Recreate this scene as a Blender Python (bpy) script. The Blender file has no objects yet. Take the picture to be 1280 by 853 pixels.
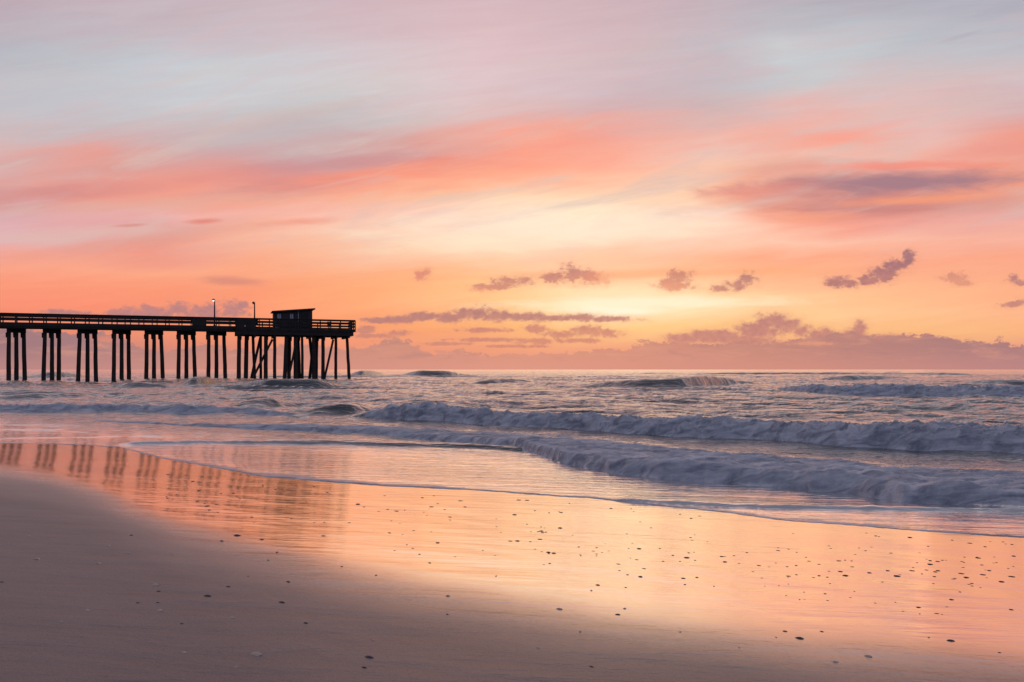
import bpy, bmesh, math, random
import numpy as np
from mathutils import Vector, Matrix
random.seed(7)
rng = np.random.default_rng(11)

# ------------------------------------------------------------------ camera, sky, sun, exposure
SC = bpy.context.scene
COL = SC.collection
F = 28.0 / 36.0 * 1280.0            # focal length in photo pixels (photo is 1280 wide)
CX, HY = 640.0, 462.0               # optical axis column, horizon row in the photo
CZ = 1.55                           # camera height above mean sea level
cam_d = bpy.data.cameras.new("camera")
cam_d.lens = 28.0; cam_d.sensor_width = 36.0
cam_d.shift_y = (HY - 426.5) / 1280.0
cam_d.clip_start = 0.05; cam_d.clip_end = 20000.0
cam = bpy.data.objects.new("camera", cam_d); COL.objects.link(cam)
cam.location = (0, 0, CZ); cam.rotation_euler = (math.radians(90), 0, 0)
SC.camera = cam
SC.view_settings.view_transform = 'Standard'; SC.view_settings.look = 'None'
SC.view_settings.exposure = 0.0; SC.view_settings.gamma = 1.0
SC.view_settings.use_curve_mapping = False
try:
    SC.cycles.use_denoising = True
    SC.cycles.max_bounces = 6; SC.cycles.glossy_bounces = 4; SC.cycles.diffuse_bounces = 3
    SC.cycles.transmission_bounces = 2; SC.cycles.transparent_max_bounces = 12; SC.cycles.caustics_reflective = False
except Exception:
    pass
SUN_AZ = math.atan((775 - CX) / F)  # the sun is behind the cloud, a little right of the axis
SUN_EL = math.radians(4.5)

def lin(c, k=1.0):
    o = []
    for v in c[:3]:
        v = v / 255.0
        o.append((v / 12.92 if v <= 0.04045 else ((v + 0.055) / 1.055) ** 2.4) * k)
    return (o[0], o[1], o[2], 1.0)

class NT:
    """small node-tree helper"""
    def __init__(s, tree): s.t = tree; s.n = tree.nodes; s.l = tree.links
    def new(s, typ, **kw):
        n = s.n.new(typ)
        for k, v in kw.items(): setattr(n, k, v)
        return n
    def put(s, sock, v):
        if isinstance(v, bpy.types.NodeSocket): s.l.new(v, sock)
        elif v is not None: sock.default_value = v
    def m(s, op, a, b=None, c=None, clamp=False):
        n = s.new('ShaderNodeMath', operation=op, use_clamp=clamp)
        s.put(n.inputs[0], a)
        if b is not None: s.put(n.inputs[1], b)
        if c is not None: s.put(n.inputs[2], c)
        return n.outputs[0]
    def v(s, op, a, b=None, c=None):
        n = s.new('ShaderNodeVectorMath', operation=op)
        s.put(n.inputs[0], a)
        if b is not None: s.put(n.inputs[1], b)
        if c is not None: s.put(n.inputs[2], c)
        return n.outputs['Value'] if op in ('LENGTH', 'DOT_PRODUCT') else n.outputs[0]
    def xyz(s, x, y, z=0.0):
        n = s.new('ShaderNodeCombineXYZ'); s.put(n.inputs[0], x); s.put(n.inputs[1], y); s.put(n.inputs[2], z)
        return n.outputs[0]
    def mix(s, f, a, b, mode='MIX'):
        n = s.new('ShaderNodeMix', data_type='RGBA', blend_type=mode)
        s.put(n.inputs[0], f); s.put(n.inputs[6], a); s.put(n.inputs[7], b)
        return n.outputs[2]
    def rng(s, v, a, b, c=0.0, d=1.0, interp='LINEAR'):
        n = s.new('ShaderNodeMapRange', interpolation_type=interp)
        s.put(n.inputs[0], v)
        for i, q in enumerate((a, b, c, d)): s.put(n.inputs[1 + i], q)
        return n.outputs[0]
    def noise(s, vec, scale, detail=3.0, rough=0.55, dist=0.0, color=False):
        n = s.new('ShaderNodeTexNoise')
        s.put(n.inputs['Vector'], vec); n.inputs['Scale'].default_value = scale
        n.inputs['Detail'].default_value = detail; n.inputs['Roughness'].default_value = rough
        n.inputs['Distortion'].default_value = dist
        return n.outputs['Color'] if color else n.outputs['Fac']
    def ramp(s, f, stops, interp='LINEAR'):
        n = s.new('ShaderNodeValToRGB'); e = n.color_ramp.elements
        n.color_ramp.interpolation = interp
        stops = sorted(stops, key=lambda q: q[0])
        e[0].position = stops[0][0]; e[0].color = stops[0][1]
        e[1].position = stops[-1][0]; e[1].color = stops[-1][1]
        for p, c in stops[1:-1]:
            k = e.new(p); k.color = c
        s.put(n.inputs[0], f)
        return n.outputs[0]

def build_world():
    w = bpy.data.worlds.new("World"); SC.world = w; w.use_nodes = True
    t = NT(w.node_tree); t.n.clear()
    tc = t.new('ShaderNodeTexCoord'); sep = t.new('ShaderNodeSeparateXYZ')
    t.l.new(tc.outputs['Generated'], sep.inputs[0])
    X, Y, Z = sep.outputs
    az = t.m('ARCTAN2', X, Y)
    azc = t.m('MINIMUM', t.m('MAXIMUM', az, -1.15), 1.15)
    hyp = t.m('SQRT', t.m('ADD', t.m('MULTIPLY', X, X), t.m('MULTIPLY', Y, Y)))
    tanel = t.m('DIVIDE', Z, t.m('MAXIMUM', hyp, 0.02))
    u = t.m('MULTIPLY_ADD', t.m('TANGENT', azc), F, CX)          # bearing of the sky, in the units it was measured in
    v = t.m('MULTIPLY', t.m('DIVIDE', tanel, t.m('COSINE', azc)), F)   # height above the horizon, same units
    # soft, wind-drawn warping of the high cloud
    tilt = t.m('MULTIPLY_ADD', u, -0.10, v)                      # streaks climb to the right
    sv = t.xyz(t.m('MULTIPLY', u, 1 / 330.0), t.m('MULTIPLY', tilt, 1 / 55.0), 3.1)
    n1 = t.noise(sv, 1.0, 5.0, 0.55, 0.25, color=True)
    ns = t.new('ShaderNodeSeparateColor'); t.l.new(n1, ns.inputs[0])
    fade = t.rng(v, 0.0, 220.0, 0.18, 1.0)
    du = t.m('MULTIPLY', t.m('SUBTRACT', ns.outputs[0], 0.5), 170.0)
    dv = t.m('MULTIPLY', t.m('MULTIPLY', t.m('SUBTRACT', ns.outputs[1], 0.5), 105.0), fade)
    uw = t.m('ADD', u, du); vw = t.m('ADD', v, dv)
    pos = t.rng(uw, -200.0, 1480.0)
    R = [  # (row in the photo, [(column, colour)])
     (462, [(0,(186,132,132)),(250,(205,138,128)),(450,(214,142,130)),(700,(222,148,132)),(960,(214,140,128)),(1280,(190,132,132))]),
     (436, [(0,(184,130,128)),(250,(222,140,120)),(450,(238,150,122)),(700,(240,165,128)),(960,(238,160,126)),(1280,(232,158,128))]),
     (410, [(0,(238,140,112)),(200,(246,148,110)),(450,(250,158,110)),(650,(251,186,124)),(800,(252,204,142)),(960,(251,196,134)),(1280,(250,182,130))]),
     (388, [(0,(250,150,108)),(300,(252,154,106)),(450,(255,176,114)),(620,(255,206,136)),(700,(255,225,160)),(775,(255,244,198)),(850,(255,236,180)),(980,(255,210,144)),(1280,(253,188,130))]),
     (366, [(0,(251,156,112)),(300,(251,160,110)),(450,(254,178,114)),(600,(255,204,134)),(720,(255,226,166)),(800,(255,232,176)),(900,(255,218,156)),(1050,(255,200,138)),(1280,(254,184,128))]),
     (340, [(0,(251,168,126)),(300,(251,174,124)),(500,(254,186,128)),(640,(254,200,142)),(800,(254,198,142)),(960,(253,184,130)),(1280,(251,176,130))]),
     (322, [(0,(246,168,136)),(200,(240,160,128)),(400,(252,190,142)),(600,(255,216,168)),(760,(255,208,160)),(960,(253,178,130)),(1280,(250,172,128))]),
     (298, [(0,(226,184,172)),(200,(228,166,146)),(330,(246,186,148)),(560,(255,222,180)),(720,(255,230,194)),(880,(255,212,172)),(1050,(252,198,160)),(1280,(248,184,150))]),
     (272, [(0,(218,176,168)),(150,(232,178,162)),(300,(246,184,156)),(480,(252,200,166)),(620,(255,226,192)),(740,(255,234,204)),(880,(255,216,184)),(960,(248,172,136)),(1060,(246,168,136)),(1280,(232,176,156))]),
     (246, [(0,(216,156,152)),(120,(236,152,136)),(280,(246,166,144)),(420,(250,176,148)),(560,(254,196,160)),(700,(255,218,184)),(860,(252,208,178)),(930,(240,160,136)),(1030,(206,134,130)),(1160,(208,138,132)),(1280,(236,156,134))]),
     (220, [(0,(218,172,170)),(120,(224,162,154)),(230,(222,154,146)),(330,(216,144,138)),(450,(246,152,130)),(600,(255,172,142)),(740,(254,192,162)),(880,(248,196,172)),(1000,(226,164,150)),(1120,(212,142,134)),(1280,(240,158,136))]),
     (196, [(0,(216,178,176)),(150,(228,158,148)),(280,(222,160,154)),(400,(206,158,158)),(520,(224,146,138)),(640,(255,164,138)),(740,(254,176,152)),(860,(236,194,182)),(960,(240,188,172)),(1120,(246,182,166)),(1280,(238,162,144))]),
     (170, [(0,(206,186,188)),(200,(206,178,180)),(380,(200,180,182)),(520,(216,172,168)),(640,(246,166,148)),(760,(244,164,148)),(880,(238,184,172)),(1040,(248,166,148)),(1160,(232,186,178)),(1280,(238,158,142))]),
     (140, [(0,(198,190,196)),(220,(200,196,200)),(420,(196,194,197)),(600,(222,190,188)),(740,(222,176,174)),(880,(206,178,180)),(1000,(226,188,184)),(1160,(228,186,182)),(1280,(214,174,174))]),
     (104, [(0,(190,190,198)),(230,(204,208,213)),(430,(210,206,208)),(600,(224,198,202)),(760,(210,188,194)),(900,(194,190,196)),(1020,(200,202,206)),(1160,(212,192,194)),(1280,(212,190,194))]),
     (64,  [(0,(180,184,194)),(230,(198,204,211)),(400,(208,202,207)),(620,(226,194,198)),(780,(210,184,190)),(880,(192,188,195)),(980,(200,207,211)),(1120,(192,197,203)),(1280,(192,190,198))]),
     (26,  [(0,(188,176,186)),(300,(202,188,195)),(620,(220,188,193)),(800,(208,182,188)),(940,(190,184,192)),(1080,(186,192,200)),(1280,(180,182,192))]),
     (-10, [(0,(188,168,178)),(300,(200,178,186)),(620,(212,180,186)),(800,(204,176,184)),(1000,(182,176,186)),(1280,(174,174,186))]),
     (-260,[(0,(150,146,164)),(620,(172,156,168)),(1280,(152,150,166))]),
     (-900,[(0,(108,118,140)),(620,(118,122,142)),(1280,(110,118,140))]),
    ]
    col = None; pv = None
    R = [(y, [(x, (r, g - 5, b + 9)) if 250 < y < 400 and b < 200 else (x, (r, g, b)) for x, (r, g, b) in st]) for y, st in R]
    for y, stops in R:
        c = t.ramp(pos, [((x + 200) / 1680.0, lin(k)) for x, k in stops])
        hv = HY - y
        if col is None: col = c
        else: col = t.mix(t.rng(vw, pv, hv), col, c)
        pv = hv
    # fine cirrus streaks: slightly brighter and darker threads
    sv2 = t.xyz(t.m('MULTIPLY', u, 1 / 150.0), t.m('MULTIPLY', t.m('MULTIPLY_ADD', u, -0.13, v), 1 / 11.0), 7.7)
    n2 = t.noise(sv2, 1.0, 6.0, 0.6, 0.6)
    sv3 = t.xyz(t.m('MULTIPLY', u, 1 / 260.0), t.m('MULTIPLY', t.m('MULTIPLY_ADD', u, -0.02, v), 1 / 9.0), 1.7)
    n3 = t.noise(sv3, 1.0, 4.0, 0.55, 0.2)
    k2 = t.rng(n2, 0.3, 0.7, 0.965, 1.03)
    k3 = t.rng(n3, 0.35, 0.65, 0.99, 1.01)
    kk = t.m('MULTIPLY', k2, k3)
    col = t.mix(1.0, col, t.xyz(t.m('POWER', kk, 0.5), kk, kk), 'MULTIPLY')
    n4 = t.noise(t.xyz(t.m('MULTIPLY', u, 1 / 210.0), t.m('MULTIPLY', t.m('MULTIPLY_ADD', u, -0.22, v), 1 / 34.0), 11.7), 1.0, 7.0, 0.62, 0.55)
    zone = t.m('MULTIPLY', t.rng(v, 120.0, 210.0), t.rng(v, 470.0, 300.0))
    col = t.mix(t.m('MULTIPLY', zone, t.rng(n4, 0.52, 0.72, 0.0, 0.24)), col, lin((250,152,132)))
    col = t.mix(t.m('MULTIPLY', zone, t.rng(n4, 0.49, 0.32, 0.0, 0.6)), col, lin((214,190,184)))
    col = t.mix(t.m('MULTIPLY', t.rng(v, 300.0, 380.0), t.rng(n4, 0.42, 0.62, 0.0, 0.22)), col, lin((208,190,196)))
    # --- the soft lenticular streaks higher up
    nz = t.m('SUBTRACT', t.noise(t.xyz(t.m('MULTIPLY', u, 1 / 90.0), t.m('MULTIPLY', v, 1 / 18.0), 5.0), 1.0, 5.0, 0.6, 0.4), 0.5)
    def soft(cx, cy, a, b, rot, colr, k):
        """one soft elongated cloud: falls off smoothly, frayed by noise"""
        nonlocal col
        cr, sr = math.cos(math.radians(rot)), math.sin(math.radians(rot))
        dx = t.m('SUBTRACT', u, cx); dy = t.m('SUBTRACT', v, HY - cy)
        p = t.m('ADD', t.m('MULTIPLY', dx, cr / a), t.m('MULTIPLY', dy, sr / a))
        q = t.m('ADD', t.m('MULTIPLY', dx, -sr / b), t.m('MULTIPLY', dy, cr / b))
        d = t.m('SQRT', t.m('ADD', t.m('MULTIPLY', p, p), t.m('MULTIPLY', q, q)))
        d = t.m('MULTIPLY_ADD', nz, -1.7, d)
        f = t.rng(d, 1.25, 0.15, 0.0, k, 'SMOOTHSTEP')
        col = t.mix(f, col, lin(colr))
    soft(1130, 208, 150, 7, 1, (244,140,124), .75)
    soft(1120, 228, 200, 15, 2, (164,124,136), .95)
    soft(960, 238, 90, 12, 4, (226,138,128), .6)
    soft(1150, 250, 110, 6, 3, (250,158,120), .7)
    soft(1010, 272, 90, 9, 2, (244,158,130), .7)
    soft(1240, 256, 90, 12, 8, (214,162,154), .5)
    soft(1260, 186, 110, 14, 8, (236,150,138), .5)
    soft(1060, 172, 110, 10, 3, (248,164,146), .45)
    soft(380, 208, 150, 12, 6, (204,138,142), .55)
    soft(560, 204, 200, 12, 9, (250,150,126), .4)
    soft(330, 186, 170, 12, 8, (206,166,168), .6)
    soft(200, 255, 220, 12, 3, (226,176,160), .5)
    soft(120, 292, 170, 12, 3, (224,188,176), .5)
    soft(60, 120, 240, 30, 2, (194,194,202), .5)
    soft(100, 238, 180, 12, 4, (208,140,140), .55)
    soft(240, 226, 140, 15, 2, (246,154,134), .45)
    soft(255, 277, 24, 4, 3, (226,132,118), .8)
    soft(160, 282, 26, 2.6, 3, (216,140,132), .7)
    soft(375, 277, 60, 6, 3, (238,152,130), .6)
    soft(150, 305, 200, 10, 8, (222,160,146), .4)
    soft(290, 352, 48, 7, -2, (214,138,124), .75)
    soft(840, 342, 330, 6, 1, (250,170,122), .4)
    soft(1200, 46, 34, 3, 16, (176,174,186), .5)
    soft(340, 160, 130, 20, 14, (190,174,180), .35)
    soft(830, 110, 130, 30, 14, (200,176,184), .35)
    # --- bright band where the sun sits behind the cloud
    soft(700, 284, 260, 26, 2, (255,236,210), .6)
    soft(600, 306, 170, 12, 2, (255,232,200), .5)
    soft(800, 379, 200, 9, 1, (255,243,212), .75)
    soft(760, 389, 90, 6, 0, (255,248,222), .6)
    # --- cumulus: one field of ellipses, edges broken by billowy noise
    cn = t.noise(t.xyz(t.m('MULTIPLY', u, 1 / 17.0), t.m('MULTIPLY', v, 1 / 12.0), 0.3), 1.0, 5.0, 0.62, 0.3)
    cn3 = t.noise(t.xyz(t.m('MULTIPLY', u, 1 / 7.0), t.m('MULTIPLY', v, 1 / 5.5), 2.3), 1.0, 4.0, 0.6, 0.2)
    cn2 = t.noise(t.xyz(t.m('MULTIPLY', u, 1 / 30.0), t.m('MULTIPLY', v, 1 / 17.0), 4.3), 1.0, 6.0, 0.68, 0.9)
    cn = t.m('SUBTRACT', t.m('ADD', t.m('MULTIPLY', cn3, 0.34), t.m('ADD', t.m('MULTIPLY', cn, 0.45), t.m('MULTIPLY', cn2, 0.6))), 0.695)
    wob = t.noise(t.xyz(t.m('MULTIPLY', u, 1 / 60.0), t.m('MULTIPLY', v, 1 / 40.0), 9.3), 1.0, 2.0, 0.5)
    P = t.xyz(u, v, 0.0)
    def field(ells):
        d = None
        for (x, y, a, b) in ells:
            q = t.v('MULTIPLY_ADD', P, (1 / a, 1 / b, 0), (-x / a, -(HY - y) / b, 0))
            l = t.v('LENGTH', q)
            d = l if d is None else t.m('SMOOTH_MIN', d, l, 0.15)
        return d
    def cumulus(ells, c_top, c_bot, v0, v1, k=1.0, amp=4.2, soft_=0.27):
        nonlocal col
        d = t.m('MULTIPLY_ADD', cn, amp, field(ells))
        f = t.rng(d, 1.0 + soft_, 1.0 - soft_ * 1.6, 0.0, k, 'SMOOTHSTEP')
        core = t.rng(d, 1.0, 0.45, 0.25, 0.0)
        shade = t.mix(t.rng(t.m('ADD', v, t.m('MULTIPLY', cn, 30.0)), v0, v1), lin(c_bot), lin(c_top))
        shade = t.mix(core, shade, col)
        lump = t.rng(t.m('ADD', t.m('MULTIPLY', cn3, 0.6), t.m('MULTIPLY', cn2, 0.6)), 0.48, 0.72, 0.0, 0.24)
        shade = t.mix(lump, shade, t.mix(0.5, col, lin((236,158,132))))
        halo = t.rng(d, 2.1, 0.9, 0.0, 0.22 * k, 'SMOOTHSTEP')
        col = t.mix(halo, col, lin((234,156,124)))
        col = t.mix(f, col, shade)
    # small isolated puffs, upper row
    cumulus([(527,345,10,7),(533,340,7,6)], (214,132,118), (222,138,120), 110, 130, .85)
    cumulus([(610,359,26,4),(635,353,20,6),(655,350,16,6),(692,347,18,8),(718,343,17,11),(735,348,12,7)], (176,118,120), (198,128,120), 105, 125, .88)
    cumulus([(745,350,20,8),(600,362,16,3)], (232,150,124), (232,150,124), 105, 125, .5)
    cumulus([(851,346,16,8),(846,358,24,5),(838,352,14,5)], (190,124,118), (222,142,118), 100, 120, .85)
    cumulus([(902,360,13,5),(922,357,16,7),(936,350,12,9)], (172,118,120), (190,126,120), 100, 118, .9)
    cumulus([(1045,351,13,6),(1062,353,18,7),(1085,350,22,7),(1104,344,20,9),(1120,333,15,11),(1134,321,11,9)], (150,108,120), (176,118,120), 105, 145, .95)
    cumulus([(1196,348,14,7),(1206,354,10,4)], (206,136,122), (214,142,122), 105, 120, .75)
    cumulus([(1268,348,9,6),(1274,352,9,5),(1268,381,16,4),(1276,378,9,5)], (176,122,124), (192,130,124), 75, 115, .9)
    # second row
    cumulus([(470,400,24,4),(500,399,30,5),(530,396,22,6),(560,397,26,7),(592,392,30,9),(622,395,28,8),(655,396,30,6),(690,398,34,4),(728,397,26,5),(760,399,36,4)],
            (172,120,122), (190,130,122), 55, 78, 1.0, amp=3.0)
    cumulus([(456,413,14,5),(470,420,28,3),(498,417,16,4),(605,413,40,3),(620,425,60,2.6),(668,412,14,5),(700,418,26,5),(735,414,22,7),(760,416,18,6),(670,427,30,4),(720,426,26,3.5),(560,430,30,2.4),(640,433,40,2)],
            (198,132,120), (206,138,120), 30, 55, .95, amp=3.6)
    cumulus([(80,392,30,5),(150,392,20,6),(190,390,36,9),(222,386,20,9),(255,392,40,10),(290,388,22,11),(304,382,8,6),(160,398,60,6)], (182,128,130), (178,128,132), 60, 85, .92, amp=3.0)
    cumulus([(855,424,24,7),(880,420,20,8),(905,420,24,8),(950,414,30,12),(966,403,24,12),(985,408,22,10),(1003,414,14,9),(930,425,50,7),(1030,420,26,9),(1075,411,10,10),(1068,420,16,10),(1110,424,24,7)],
            (186,126,124), (194,132,124), 38, 70, 1.0, amp=2.4)
    # bank along the horizon: its top edge as a profile over bearing
    prof = [(-200,48),(0,52),(110,50),(135,44),(160,34),(190,20),(240,24),(300,30),(360,32),(440,26),(465,32),(490,38),(515,35),(535,20),(565,26),(600,19),(640,22),(690,18),(740,24),(790,30),(850,36),(900,34),(960,30),(1010,36),(1050,42),(1100,42),(1150,42),(1200,38),(1240,36),(1290,30),(1480,34)]
    pp = t.ramp(t.rng(u, -200.0, 1480.0), [((x + 200) / 1680.0, (h / 60.0,) * 3 + (1,)) for x, h in prof], 'B_SPLINE')
    top = t.m('ADD', t.m('MULTIPLY', pp, 60.0), t.m('ADD', t.m('MULTIPLY', cn, 34.0), t.m('MULTIPLY', t.m('SUBTRACT', wob, 0.5), 24.0)))
    f = t.rng(t.m('SUBTRACT', v, top), 1.6, -1.4, 0.0, 1.0, 'SMOOTHSTEP')
    bk = t.ramp(t.rng(u, -200.0, 1480.0), [((x + 200) / 1680.0, lin(c)) for x, c in
        [(0,(160,122,126)),(110,(170,126,128)),(200,(188,132,124)),(440,(202,140,124)),(640,(214,148,126)),(800,(208,144,126)),(1000,(190,134,124)),(1280,(172,126,126))]])
    bb = t.ramp(t.rng(u, -200.0, 1480.0), [((x + 200) / 1680.0, lin(c)) for x, c in
        [(0,(184,134,132)),(250,(206,142,130)),(640,(222,152,132)),(960,(210,144,128)),(1280,(188,134,132))]])
    bank = t.mix(t.rng(v, 4.0, 30.0), bb, bk)
    inner = t.noise(t.xyz(t.m('MULTIPLY', u, 1 / 55.0), t.m('MULTIPLY', v, 1 / 11.0), 6.1), 1.0, 6.0, 0.62, 0.5)
    bank = t.mix(t.m('MULTIPLY', t.rng(inner, 0.52, 0.68, 0.0, 0.42), t.rng(v, 6.0, 20.0)), bank, lin((224,158,134)))
    bank = t.mix(t.m('MULTIPLY', t.rng(inner, 0.48, 0.34, 0.0, 0.40), t.rng(v, 6.0, 20.0)), bank, lin((166,124,126)))
    col = t.mix(f, col, bank)
    cumulus([(134,424,16,5),(118,432,10,3)], (238,140,112), (238,140,112), 20, 60, .6)
    # wispy rags against the bank
    cumulus([(1010,430,34,2.5)], (232,156,126), (232,156,126), 20, 60, .6)
    # the sky behind the camera is dim and bluish at dawn
    dirn = t.m('DIVIDE', Y, t.m('MAXIMUM', hyp, 0.02))
    zf = t.rng(Z, 0.93, 0.6, 0.0, 1.0, 'SMOOTHSTEP')
    fb = t.m('MULTIPLY', t.rng(dirn, 0.62, -0.25, 0.0, 1.0, 'SMOOTHSTEP'), zf)
    nb = t.noise(tc.outputs['Generated'], 3.0, 4.0)
    back = t.mix(nb, lin((82,96,126)), lin((120,124,148)))
    col = t.mix(fb, col, back)
    bg = t.new('ShaderNodeBackground'); t.put(bg.inputs[0], col); bg.inputs[1].default_value = 1.0
    sky = t.new('ShaderNodeTexSky'); sky.sky_type = 'NISHITA'; sky.sun_disc = False
    sky.sun_elevation = SUN_EL; sky.sun_rotation = SUN_AZ; sky.air_density = 1.5; sky.dust_density = 3.0
    bg2 = t.new('ShaderNodeBackground'); t.l.new(sky.outputs[0], bg2.inputs[0]); bg2.inputs[1].default_value = 0.0015
    add = t.new('ShaderNodeAddShader'); t.l.new(bg.outputs[0], add.inputs[0]); t.l.new(bg2.outputs[0], add.inputs[1])
    out = t.new('ShaderNodeOutputWorld'); t.l.new(add.outputs[0], out.inputs[0])
    try:
        w.cycles.sampling_method = 'MANUAL'; w.cycles.sample_map_resolution = 512
    except Exception: pass
build_world()

sun_d = bpy.data.lights.new("sun", 'SUN'); sun_d.energy = 0.05; sun_d.angle = math.radians(40)
sun_d.color = (1.0, 0.72, 0.46)
sun = bpy.data.objects.new("sun", sun_d); COL.objects.link(sun)
sd = Vector((math.sin(SUN_AZ) * math.cos(SUN_EL), math.cos(SUN_AZ) * math.cos(SUN_EL), math.sin(SUN_EL)))
sun.rotation_euler = sd.to_track_quat('Z', 'Y').to_euler()

# ------------------------------------------------------------------ numpy noise
_perm = rng.permutation(512).astype(np.int64)
_gx = np.cos(rng.random(512) * 2 * np.pi); _gy = np.sin(np.arccos(_gx)) * np.where(rng.random(512) < .5, -1, 1)
def pnoise(x, y, seed=0):
    xi = np.floor(x).astype(np.int64); yi = np.floor(y).astype(np.int64)
    xf = x - xi; yf = y - yi
    ux = xf * xf * xf * (xf * (xf * 6 - 15) + 10); uy = yf * yf * yf * (yf * (yf * 6 - 15) + 10)
    def g(ix, iy, fx, fy):
        h = _perm[(_perm[(ix + seed * 37) & 511] + iy) & 511]
        return _gx[h] * fx + _gy[h] * fy
    a = g(xi, yi, xf, yf); b = g(xi + 1, yi, xf - 1, yf)
    c = g(xi, yi + 1, xf, yf - 1); d = g(xi + 1, yi + 1, xf - 1, yf - 1)
    return (a + (b - a) * ux) * (1 - uy) + (c + (d - c) * ux) * uy
def fbm(x, y, oct=4, seed=0, gain=0.5):
    s = 0; a = 1.0; n = 0
    for i in range(oct):
        s = s + a * pnoise(x * 2 ** i, y * 2 ** i, seed + i); n += a; a *= gain
    return s / n * 1.4
def billow(x, y, oct=4, seed=0, gain=0.55):
    s = 0; a = 1.0; n = 0
    for i in range(oct):
        s = s + a * (1 - np.minimum(1, 2.0 * np.abs(pnoise(x * 2 ** i, y * 2 ** i, seed + i)))) ** 1.0; n += a; a *= gain
    return 1 - s / n          # rounded lumps with sharp valleys (0..1)
def sstep(a, b, x):
    t = np.clip((x - a) / (b - a), 0, 1); return t * t * (3 - 2 * t)

# ------------------------------------------------------------------ the shape of the shore
NX, NY, S0 = 0.515, 0.857, 7.04                 # seaward normal of the shoreline, camera's distance inland
def shore_s(x, y): return NX * x + NY * y - S0  # metres seaward of the edge of the swash
def shore_t(x, y): return NY * x - NX * y       # metres along the shore
def sand_z(x, y):
    s = shore_s(x, y)
    sea = np.maximum(0.30 - 0.045 * s, -1.6)
    q = np.minimum(-s, 7.0)
    land = 0.30 + 0.045 * q + 0.0033 * q * q + 0.08 * np.clip(-s - 7, 0, 12) + 0.01 * np.clip(-s - 19, 0, 400)
    return np.where(s > 0, sea, land)
def smax(a, b, k=0.04):
    h = np.clip(0.5 + 0.5 * (a - b) / k, 0, 1)
    return b + (a - b) * h + k * h * (1 - h)
def water_z(x, y):
    return smax(sand_z(x, y) + 0.012, 0.0 * x)
def hit(px, py, fn):
    """where the sight line through a measured point of the photo meets a surface"""
    px = np.asarray(px, float); py = np.asarray(py, float)
    p = (px - CX) / F; m = (py - HY) / F
    y = 1.2 / m
    for _ in range(60):
        y = 0.5 * y + 0.5 * (CZ - fn(p * y, y)) / m
    return p * y, y

# edge of the swash, a wandering line with lobes
L1 = [(-500,560),(-60,553),(0,554),(100,556.5),(150,559),(172,565),(200,573),(232,579),(280,587),(330,596),(420,603),(550,611),(640,616.5),(760,625),(830,633),(900,641),(960,650),(1050,657),(1150,665),(1280,672.5),(1340,677),(1700,700)]
l1x, l1y = hit([a for a, b in L1], [b for a, b in L1], sand_z)
l1p = np.array([(a - CX) / F for a, b in L1])

# ------------------------------------------------------------------ materials
MATS = {}
def mat(name):
    m = bpy.data.materials.new(name); m.use_nodes = True; MATS[name] = m
    t = NT(m.node_tree); t.n.clear()
    out = t.new('ShaderNodeOutputMaterial')
    return m, t, out
def princ(t, **kw):
    b = t.new('ShaderNodeBsdfPrincipled')
    for k, v in kw.items(): t.put(b.inputs[k.replace('_', ' ')], v)
    return b
def bump(t, h, strength, dist, normal=None):
    b = t.new('ShaderNodeBump'); b.inputs['Strength'].default_value = 1.0
    t.put(b.inputs['Strength'], strength)
    b.inputs['Distance'].default_value = dist; t.put(b.inputs['Height'], h)
    if normal is not None: t.put(b.inputs['Normal'], normal)
    return b.outputs[0]

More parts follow.
